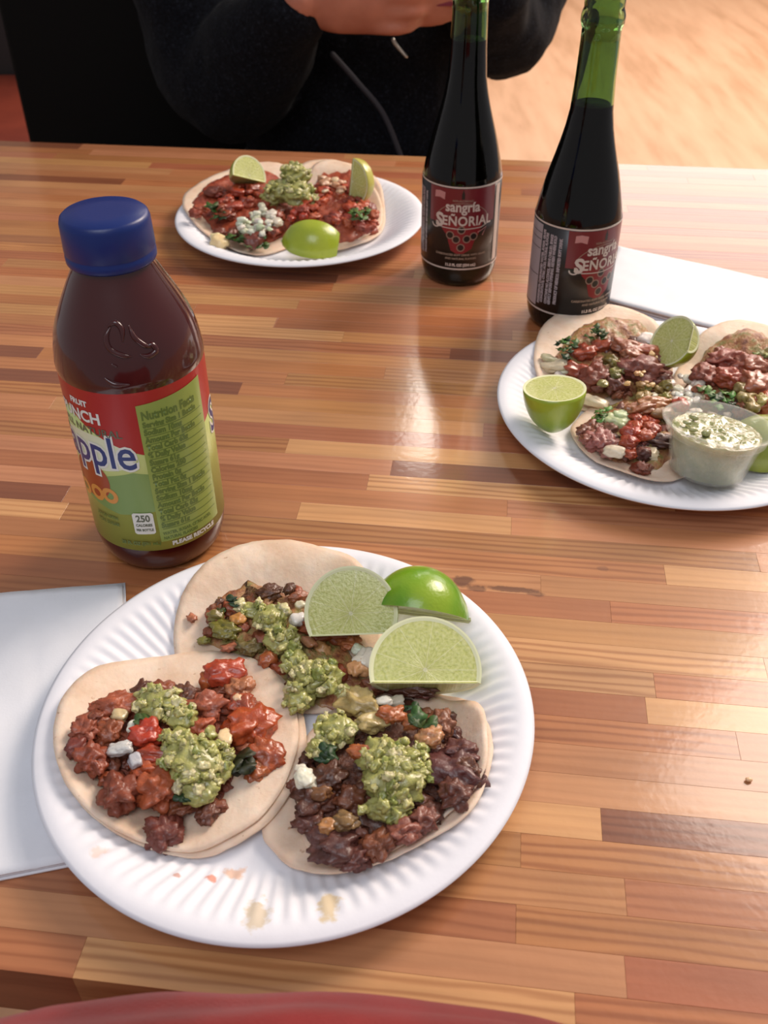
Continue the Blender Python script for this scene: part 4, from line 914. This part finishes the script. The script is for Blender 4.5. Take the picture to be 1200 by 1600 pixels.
def sangria(cx, cy, rot, level, label):
    root = empty('sangria_bottle', (cx, cy, 0), label, 'bottle', rz=atan2(-cx, cy) + rot)
    v, f = lathe(gp, 96, close_top=False, close_bot=False); obj('bottle_glass', v, f, mg.m, root, local=True)
    inner = [(z, r) for z, r in reversed(gp[29:])]
    lp = [(z, max(r + 0.00008, 0)) for z, r in inner if z < level]; lp = [(max(z, .0029), r) for z, r in lp]
    rl = prof_r(inner, level) + .00008
    v, f = lathe(lp + [(level, rl), (level, 0.0)], 96, close_top=False, close_bot=False); obj('sangria', v, f, mlq, root, local=True)
    v, f = lathe([(0.0178, 0.0318), (0.0178, LRn), (0.0872, LRn), (0.0872, 0.0318)], 120, close_top=False, close_bot=False)
    lb = obj('label', v, f, Z_K, root, local=True); tag(lb, 'black and wine red printed label')
    T = lambda name, bm, s, z, li, mat, **k: wrap(name, bm, s, z, LRn, li, mat, lb, **k)
    full = 2 * pi * LRn
    T('label_border', poly_mesh([(-full / 2, 0.0860), (full / 2, 0.0860), (full / 2, .0872), (-full / 2, .0872)]), 0, -.0001, .0001, Z_W)
    T('label_border', poly_mesh([(-full / 2, 0.0178), (full / 2, 0.0178), (full / 2, .0191), (-full / 2, .0191)]), 0, 0, .0001, Z_W)
    # wine field above a domed black badge
    top = [(-.0290, .0855), (.0290, .0855), (.0290, .0600)]
    arc = [(x * K, (57 + 17 * sqrt(max(0, 1 - (x / 23.0) ** 2))) * K) for x in range(22, -23, -2)]
    T('label_field', poly_mesh([(-.0290, .0855)] + [(-.0290, .0570)] + list(reversed(arc)) + [(.0290, .0570), (.0290, .0855)]), 0, 0, .00010, Z_R)
    T('badge_rim', stroke([(-x, y) for x, y in arc], .0005), 0, 0, .00018, Z_D)
    # grapes under the lettering
    T('grape_cluster', poly_mesh([(-.0175, .0575), (.0175, .0575), (.0140, .0480), (.0105, .0420), (.0085, .0360), (.0020, .0320), (-.0035, .0318), (-.0085, .0345), (-.0105, .0410), (-.0120, .0470), (-.0165, .0520)]), 0, 0, .00012, Z_G)
    for (x, z) in ((-.0045, .0440), (.0042, .0445), (-.0005, .0372), (-.0095, .0475), (.0098, .0465), (-.0004, .0520)):
        T('grape', poly_mesh(circ(.0024)), x, z, .00016, Z_K); T('grape_rim', ringm(.0026, .0033), x, z, .0002, Z_D)
    T('logo', text_mesh('sangría', .0115, .00030, .88), 0, .0672, .0003, Z_W)
    T('logo_initial', text_mesh('S', .0155, .0006, .95), -.0190, .0540, .0003, Z_W)
    sw = [(-.0225 + .0032 * cos(t), .0552 + .0026 * sin(t)) for t in [x * .35 + 3.0 for x in range(0, 14)]]
    T('logo_swash', stroke(sw, .0011), 0, 0, .0003, Z_W)
    T('logo', text_mesh('EÑORIAL', .0108, .00028, .90, spacing=1.06), .0042, .0558, .0003, Z_W)
    T('logo_underline', stroke([(-.017, .0535), (0, .0528), (.016, .0535), (.021, .0555)], .0007), 0, 0, .0003, Z_W)
    T('logo_ray', stroke([(.013, .0495), (.021, .0530), (.0175, .0465)], .0008), 0, 0, .0003, Z_P)
    T('flag_mark', poly_mesh([(-.0045, -.0028), (0, -.0020), (.0045, -.0034), (.0050, .0024), (0, .0034), (-.0042, .0026)]), -.0195, .0795, .00022, Z_P)
    T('bottle_mark', poly_mesh([(-.0012, -.0035), (.0012, -.0035), (.0012, .0008), (.0004, .0025), (.0004, .0038), (-.0004, .0038), (-.0004, .0025), (-.0012, .0008)]), 0, .0808, .00022, Z_K)
    T('fine_print', text_mesh('NON-ALCOHOLIC', .0022, .00005, .9), 0, .0752, .0002, Z_D)
    T('fine_print', text_mesh('CARBONATED SOFT DRINK WITH GRAPE', .0024, .0001, .95), 0, .0300, .0002, Z_D)
    T('fine_print', text_mesh('AND NATURAL FLAVORS', .0024, .0001, .95), 0, .0268, .0002, Z_D)
    T('fine_print', text_mesh('11.3 FL OZ (334 mL)', .0031, .0002, .95), 0, .0210, .0002, Z_W)
    # side panels
    for sgn in (1, -1):
        if sgn == 1:
            T('side_panel', poly_mesh(rect(.006, .064)), .0340, .0525, .0002, Z_W)
        else:
            T('side_panel', poly_mesh(rect(.0190, .0640)), -.0605, .0525, .0002, Z_S)
            for zq in (.078, .073, .066, .045): T('panel_rule', poly_mesh(rect(.0175, .0005)), -.0605, zq, .0003, Z_K)
            for cx_, tt in ((-.0475, 'INGREDIENTS: CARBONATED WATER, SUGAR, GRAPE'), (-.0445, 'CONCENTRATE, CITRIC ACID, NATURAL FLAVORS'), (-.0405, 'CONTAINS NO ALCOHOL. SERVE CHILLED. SHAKE'), (-.0375, 'GENTLY BEFORE OPENING. REDEEM WHERE SOLD'), (-.0330, 'PRODUCT OF MEXICO. IMPORTED SOFT DRINK')):
                T('fine_print', text_mesh(tt, .0030, .00025, .80), cx_, .0525, .0003, Z_S, rot=pi / 2)
    return root
sangria(0.0645, 0.7840, radians(3), .187, 'sangria soda bottle standing between the far plate and the other soda bottle, label facing front')
sangria(0.1452, 0.7019, radians(43), .165, 'sangria soda bottle behind the right plate, its label turned to the right')

# ================================================================ NAPKINS
def napkin(corners, z0, t, label, layers, rnd=0.6, seed=0, pillow=.0015):
    """corners: four table points (back left, back right, front right, front left)"""
    c = sum(corners, Vector()) / 4
    root = empty('paper_napkin', (c.x, c.y, 0), label, 'napkin')
    nx, ny = 36, 36
    for L in range(layers):
        V = []; Fc = []
        sh = 1 - 0.012 * L
        off = Vector((random.uniform(-.001, .001), random.uniform(-.001, .001), 0)) * L
        def P(u, v, s):
            p = (corners[0] * (1 - u) + corners[1] * u) * (1 - v) + (corners[3] * (1 - u) + corners[2] * u) * v
            p = c + (p - c) * sh + off
            e = min(u, 1 - u, v, 1 - v)
            rd = 1 - max(0, 1 - e / 0.035) ** 2 * .5
            th = t * rd
            w_ = (noise.noise(Vector((p.x * 14, p.y * 14, seed + L * .3))) + .4 * noise.noise(Vector((p.x * 60, p.y * 60, seed)))) * pillow
            crease = -0.0006 * math.exp(-((u - .62) / .012) ** 2) if L == layers - 1 else 0
            base = z0 + L * t * 1.02
            return Vector((p.x, p.y, max(base + t / 2 + s * th / 2 + (w_ + pillow) * (L + .5 + s * .5) / layers + (crease if s > 0 else 0), 0.0002)))
        for s in (1, -1):
            for j in range(ny + 1):
                for k in range(nx + 1): V.append(P(k / nx, j / ny, s))
        m = (nx + 1) * (ny + 1)
        for j in range(ny):
            for k in range(nx):
                a = j * (nx + 1) + k; q = (a, a + nx + 1, a + nx + 2, a + 1); Fc.append(q); Fc.append(tuple(reversed([x + m for x in q])))
        bd = [k for k in range(nx + 1)] + [j * (nx + 1) + nx for j in range(1, ny + 1)] + [ny * (nx + 1) + k for k in range(nx - 1, -1, -1)] + [j * (nx + 1) for j in range(ny - 1, 0, -1)]
        for a, b in zip(bd, bd[1:] + bd[:1]): Fc.append((a, b, b + m, a + m))
        obj('napkin_ply', V, Fc, M_NAP, root)
    return root
M_NAP = mat_paper('napkin_paper', (232, 234, 240), .0002, 900)
n1 = [at(-170, 945, .0), at(196, 912, 0), at(215, 1335, 0), at(-190, 1415, 0)]
napkin(n1, 0.0, .0009, 'folded white paper napkin stack half under the large plate, at the left', 3, seed=4)
n2 = [at(958, 398, 0), at(1330, 480, 0), at(1330, 590, 0), at(925, 478, 0)]
napkin(n2, 0.0, .0032, 'thick folded white paper napkin at the right, behind the plate with the sauce cup', 3, seed=9, pillow=.001)

# crumb
cp_ = at(1170, 1218, .001); v, f = blob(cp_, (.0016, .0012, .0009), sub=2)
tag(obj('bread_crumb', v, f, M_ONION, color=lin((222, 180, 140))), 'tiny pale crumb on the bare wood at the right edge', 'crumb')

# ================================================================ BENCH BEHIND THE TABLE
M_BLK = NT('black_vinyl'); M_BLK.set(Base_Color=lin((9, 8, 8)), Roughness=0.6); M_BLK.b.inputs['Specular IOR Level'].default_value = .15; M_BLK = M_BLK.m
xl = atY(45, 222, 1.62).x
bench = empty('bench_seat', (xl + .36, 1.45, -0.75), 'black upholstered high-backed seat across the table', 'seat')
v, f = rbox(xl, xl + .72, 1.62, 1.70, -.75, .42, .006); obj('backrest', v, f, M_BLK, bench, smooth=False)
v, f = rbox(xl, xl + .72, 1.16, 1.62, -.37, -.29, .02, 3); obj('seat_cushion', v, f, M_BLK, bench)
v, f = rbox(xl + .02, xl + .70, 1.20, 1.62, -.75, -.37, .004); obj('seat_base', v, f, M_BLK, bench, smooth=False)
M_SHADED_FLOOR = NT('shaded_floor_brown'); M_SHADED_FLOOR.set(Base_Color=M_SHADED_FLOOR.ramp(M_SHADED_FLOOR.noise(M_SHADED_FLOOR.objco(), 8), [(0.3, lin((104, 40, 28))), (0.7, lin((132, 56, 38)))]), Roughness=.5); M_SHADED_FLOOR = M_SHADED_FLOOR.m
b2 = empty('bench_seat', (-1.4, 2.3, -0.75), 'made-up red-brown bench standing for shaded floor at far left, behind the black seat', 'seat')  # made-up bench; its dark red-brown stands in for floor in shade
v, f = rbox(-2.3, xl - .02, 1.95, 2.52, -.36, -.30, .01); obj('seat_board', v, f, M_SHADED_FLOOR, b2)
v, f = rbox(-2.25, xl - .06, 2.0, 2.48, -.75, -.36, .005); obj('seat_base', v, f, M_SHADED_FLOOR, b2, smooth=False)
v, f = rbox(-2.3, xl - .02, 2.53, 2.60, -.75, .35, .01); obj('backrest', v, f, plain('dark_grey_panel', (40, 36, 36), .6), b2, smooth=False)
# photographer's seat, added dark in place of shadowed floor below the near edge
st = empty('added_stool', (-0.05, -0.12, -0.75), 'added dark brown seat in place of shadowed floor below the near table edge', 'stool')
M_DK = plain('shadow_brown_wood', (104, 74, 56), .6)
v, f = rbox(-.42, .34, -.32, .155, -.33, -.29, .01); obj('seat', v, f, M_DK, st)
for sx_ in (-.38, .26):
    for sy_ in (-.28, .08):
        v, f = rbox(sx_, sx_ + .04, sy_, sy_ + .04, -.75, -.33, .004); obj('leg', v, f, M_DK, st, smooth=False)

# ================================================================ MAROON GARMENT AT THE NEAR EDGE
def mat_cloth(name, c, rough=.85, sc=900, var=.25, fuzz=0.3, big=25):
    n = NT(name); tc = n.objco(); b = lin(c)
    col = n.ramp(n.noise(tc, big, 4), [(0.3, tuple(x * (1 - var) for x in b)), (0.7, tuple(x * (1 + var) for x in b))])
    n.set(Base_Color=col, Roughness=rough, Sheen_Weight=fuzz); n.b.inputs['Specular IOR Level'].default_value = .2
    n.bump(n.noise(tc, sc, 3), .0005, .6); return n.m
def roll(outline, z, r, x_extra=0):
    pts = []
    for px, py in outline:
        p = at(px, py, z); d = (p - CAM).normalized(); side = Vector((1, 0, 0)); dn = d.cross(side).normalized()
        if dn.z > 0: dn = -dn
        if dn.y > 0 and dn.z > 0: dn = -dn
        # push the centre away from the sight line, towards the bottom of the frame
        q = p + Vector((0, -1, -.45)).normalized() * r
        pts.append(q)
    return pts
r1 = roll([(-250, 1640), (0, 1592), (110, 1568), (230, 1552), (330, 1547), (560, 1549), (700, 1568), (830, 1592), (960, 1640), (1150, 1720)], .05, .034)
r2 = roll([(-200, 1660), (0, 1612), (200, 1588), (420, 1572), (600, 1577), (760, 1592), (900, 1620), (1100, 1700)], .068, .022)
low_ = [[Vector((p.x, p.y - .03, p.z - dz)) for p in r1] for dz in (.05, .12, .20, .28)]
parts = [chain(r1, [.034] * len(r1), 18, 3), chain(r2, [.022] * len(r2), 18, 3)] + [chain(l, [.05] * len(l), 14, 2) for l in low_]
V, Fc = remesh(parts, .004, 2, lambda v, n: .0012 * noise.noise(v * 30))
tag(obj('jacket', V, Fc, mat_cloth('maroon_cloth', (122, 36, 36), .55, fuzz=.1)), 'maroon garment folds bulging against the near table edge', 'clothing')

# ================================================================ PERSON ACROSS THE TABLE
Yh = 1.24
who = empty('person', (-.03, 1.45, -0.75), 'person in a dark blue-grey fleece jacket sitting across the table holding a phone', 'person')
Sl, Sr = Vector((-.235, 1.50, .29)), Vector((.170, 1.50, .29))
El, Er = atY(350, 120, 1.37), atY(792, 40, 1.36)
Wl, Wr = atY(468, 0, 1.235), atY(735, -12, 1.25)
neck = Vector((-.032, 1.50, .35)); hd = Vector((-.032, 1.45, .53))
skin = []
skin.append(chain([(-.032, 1.52, .28), neck, (-.032, 1.47, .46)], [.07, .055, .055], 20, 4))
skin.append(blob(hd, (.077, .097, .115), sub=4, amp=.02)); skin.append(blob(hd + V3(0, -.035, -.055), (.058, .06, .062), sub=4, amp=.02))
skin.append(chain([hd + V3(0, -.094, .018), hd + V3(0, -.118, -.020)], [.009, .015], 12, 3))
for s in (-1, 1): skin.append(blob(hd + V3(s * .078, .005, -.008), (.012, .022, .032), sub=3, amp=.1))
skin.append(chain([hd + V3(-.022, -.098, -.058), hd + V3(0, -.104, -.060), hd + V3(.022, -.098, -.058)], [.005, .008, .005], 10, 3))
# trunk and limbs beneath the clothes
skin.append(chain([(-.03, 1.46, -.24), (-.03, 1.50, -.02), (-.03, 1.52, .18), (-.03, 1.52, .30)], [.12, .11, .13, .10], 20, 4))
def hand(wrist, elbow, phone_dir, s):
    """palm, four bent fingers and a thumb; s=+1: the hand at the picture's left, fingers pointing right"""
    out = []
    out.append(chain([elbow, wrist], [.043, .027], 18, 5))
    d = Vector((s, -.02, .0)).normalized(); upv = Vector((0, -.15, 1)).normalized(); fw = Vector((0, -1, -.15)).normalized()
    pc_ = wrist + d * .045 + fw * .005
    out.append(chain([wrist, pc_, pc_ + d * .035], [.026, .036, .036], 18, 4, flat=.45, flatdir=fw))
    for k, (L, dz) in enumerate(((.070, .026), (.078, .009), (.073, -.009), (.058, -.026))):
        b = pc_ + d * .035 + upv * dz; k1 = b + d * L * .45 + fw * .006; k2 = k1 + d * L * .32 - fw * .006; k3 = k2 + d * L * .2 - fw * .018
        out.append(chain([b - d * .02, b, k1, k2, k3], [.010, .0102, .0092, .0084, .0070], 12, 3))
    tb = pc_ + upv * .022 - fw * .01
    out.append(chain([tb, tb + d * .022 + upv * .022 - fw * .012, tb + d * .050 + upv * .028 - fw * .020], [.013, .0115, .009], 12, 3))
    return out
skin += hand(Wl, El, None, 1); skin += hand(Wr, Er, None, -1)
skin.append(chain([Sl, El], [.05, .042], 16, 4)); skin.append(chain([Sr, Er], [.05, .042], 16, 4))
legs = []
for s, x in ((-1, -.13), (1, .07)):
    kn = Vector((x + s * .06, 1.06, -.20)); an = Vector((x + s * .05, 1.10, -.66))
    skin.append(chain([(x, 1.46, -.22), kn, an], [.070, .050, .036], 16, 5))
    legs.append(chain([(x * .8, 1.48, -.205), (x + s * .03, 1.27, -.185), kn, kn + V3(0, .01, -.2), an], [.098, .088, .070, .062, .056], 20, 4))
msk = NT('skin'); msk.set(Base_Color=msk.ramp(msk.noise(msk.objco(), 30), [(0.3, lin((176, 108, 84))), (0.7, lin((196, 126, 100)))]), Roughness=.5, Subsurface_Weight=.15, Subsurface_Scale=.01)
V, Fc = remesh(skin, .0042, 2); obj('body', V, Fc, msk.m, who)
mhair = mat_cloth('dark_hair', (30, 22, 18), .6)
meye = plain('eye_white', (230, 226, 220), .2); miris = plain('iris', (40, 26, 18), .2)
for s in (-1, 1):
    v, f = blob(hd + V3(s * .031, -.083, .012), (.013, .010, .009), sub=3, amp=0); obj('eye', v, f, meye, who)
    v, f = blob(hd + V3(s * .031, -.091, .010), (.0055, .0035, .0055), sub=2, amp=0); obj('iris', v, f, miris, who)
    v, f = blob(hd + V3(s * .031, -.084, .0165), (.0150, .0115, .0080), sub=3, amp=0); obj('eyelid', v, f, msk.m, who)
    v, f = chain([hd + V3(s * .017, -.093, .030), hd + V3(s * .033, -.091, .035), hd + V3(s * .050, -.080, .030)], [.002, .0034, .002], 8, 4); obj('eyebrow', v, f, mhair, who)
hair = [blob(hd + V3(0, .018, .028), (.087, .100, .108), sub=4, amp=.06)]
V, Fc = remesh(hair + [chain([hd + V3(-.05, .06, -.02), hd + V3(0, .09, -.05), hd + V3(.05, .06, -.02)], [.04, .045, .04])], .005, 2, lambda v, n: .003 * noise.noise(v * 60)); obj('hair', V, Fc, mhair, who)
# fleece jacket: sleeves and trunk
jk = [chain([(-.03, 1.47, -.24), (-.03, 1.46, -.08), (-.03, 1.50, .14), (-.03, 1.53, .28)], [.175, .165, .165, .12], 28, 5, flat=.80, flatdir=(0, 1, 0)),
      chain([Sl, (Sl + El) / 2 + V3(-.02, 0, -.02), El, El.lerp(Wl, .5) + V3(0, 0, -.008), El.lerp(Wl, .86)], [.085, .088, .080, .068, .046], 24, 5),
      chain([Sr, (Sr + Er) / 2 + V3(.02, 0, -.01), Er, Er.lerp(Wr, .55), Wr + V3(.03, 0, 0)], [.080, .074, .062, .056, .042], 24, 5),
      chain([Sl + V3(0, 0, .01), (-.03, 1.53, .31), Sr + V3(0, 0, .01)], [.08, .085, .075], 20, 5),
      chain([(-.03, 1.50, .22), (-.03, 1.49, .32), (-.032, 1.49, .375)], [.13, .105, .082], 24, 4)]
def folds(v, n): return .006 * noise.noise(Vector((v.x * 9, v.y * 9, v.z * 14))) + .0025 * noise.noise(v * 45)
V, Fc = remesh(jk, .006, 3, folds)
mf = NT('fleece'); tc = mf.objco()
cc = mf.ramp(mf.noise(tc, 260, 3, .7), [(0.35, lin((9, 9, 12))), (0.6, lin((20, 22, 28))), (0.78, lin((48, 52, 62)))])
mf.set(Base_Color=cc, Roughness=.95, Sheen_Weight=.03); mf.b.inputs['Specular IOR Level'].default_value = .1; mf.bump(mf.noise(tc, 500, 3), .001, .7)
obj('fleece_jacket', V, Fc, mf.m, who)
mtr = mat_cloth('black_trousers', (14, 13, 15), .8, fuzz=.1)
V, Fc = remesh(legs + [chain([(-.13, 1.48, -.21), (.07, 1.48, -.21)], [.11, .11])], .007, 3, folds); obj('trousers', V, Fc, mtr, who)
for s, x in ((-1, -.13), (1, .07)):
    V, Fc = remesh([chain([(x + s * .05, 1.13, -.705), (x + s * .055, 1.03, -.715), (x + s * .06, .95, -.722)], [.042, .038, .026], 16, 4)], .005, 2); obj('shoe', V, Fc, plain('black_shoe', (16, 16, 17), .5), who)
# open jacket front seam and zip pull
mz = plain('zip_metal', (196, 190, 180), .3, Metallic=1.0); mse = plain('seam_tape', (44, 42, 48), .7)
def rib_on(pts, r, name, mat):
    v, f = chain(pts, [r] * len(pts), 8, 6); return obj(name, v, f, mat, who)
rib_on([atY(520, 85, 1.285), atY(560, 130, 1.285), atY(600, 180, 1.28), atY(632, 260, 1.27)], .0035, 'jacket_seam', mse)
rib_on([atY(614, 62, 1.275), atY(620, 72, 1.273), atY(634, 88, 1.27)], .0024, 'zip_pull', mz)
ph = empty('mobile_phone', atY(610, 25, 1.19), 'dark mobile phone with a red edge held in both hands', 'phone')
pc0 = (Wl + Wr) / 2 + V3(0, .014, .020)
bmv, bmf = rbox(-.075, .075, -.0045, .0045, -.036, .036, .003, 3)
Rph = Euler((radians(-35), 0, 0)).to_matrix()
obj('phone_body', [pc0 + Rph @ Vector(p) for p in bmv], bmf, plain('phone_black', (16, 16, 18), .2), ph)
bmv, bmf = rbox(-.077, .077, -.0062, -.0035, -.038, .038, .0015, 2)
obj('phone_case', [pc0 + Rph @ Vector(p) for p in bmv], bmf, plain('phone_case_red', (120, 18, 36), .4), ph)
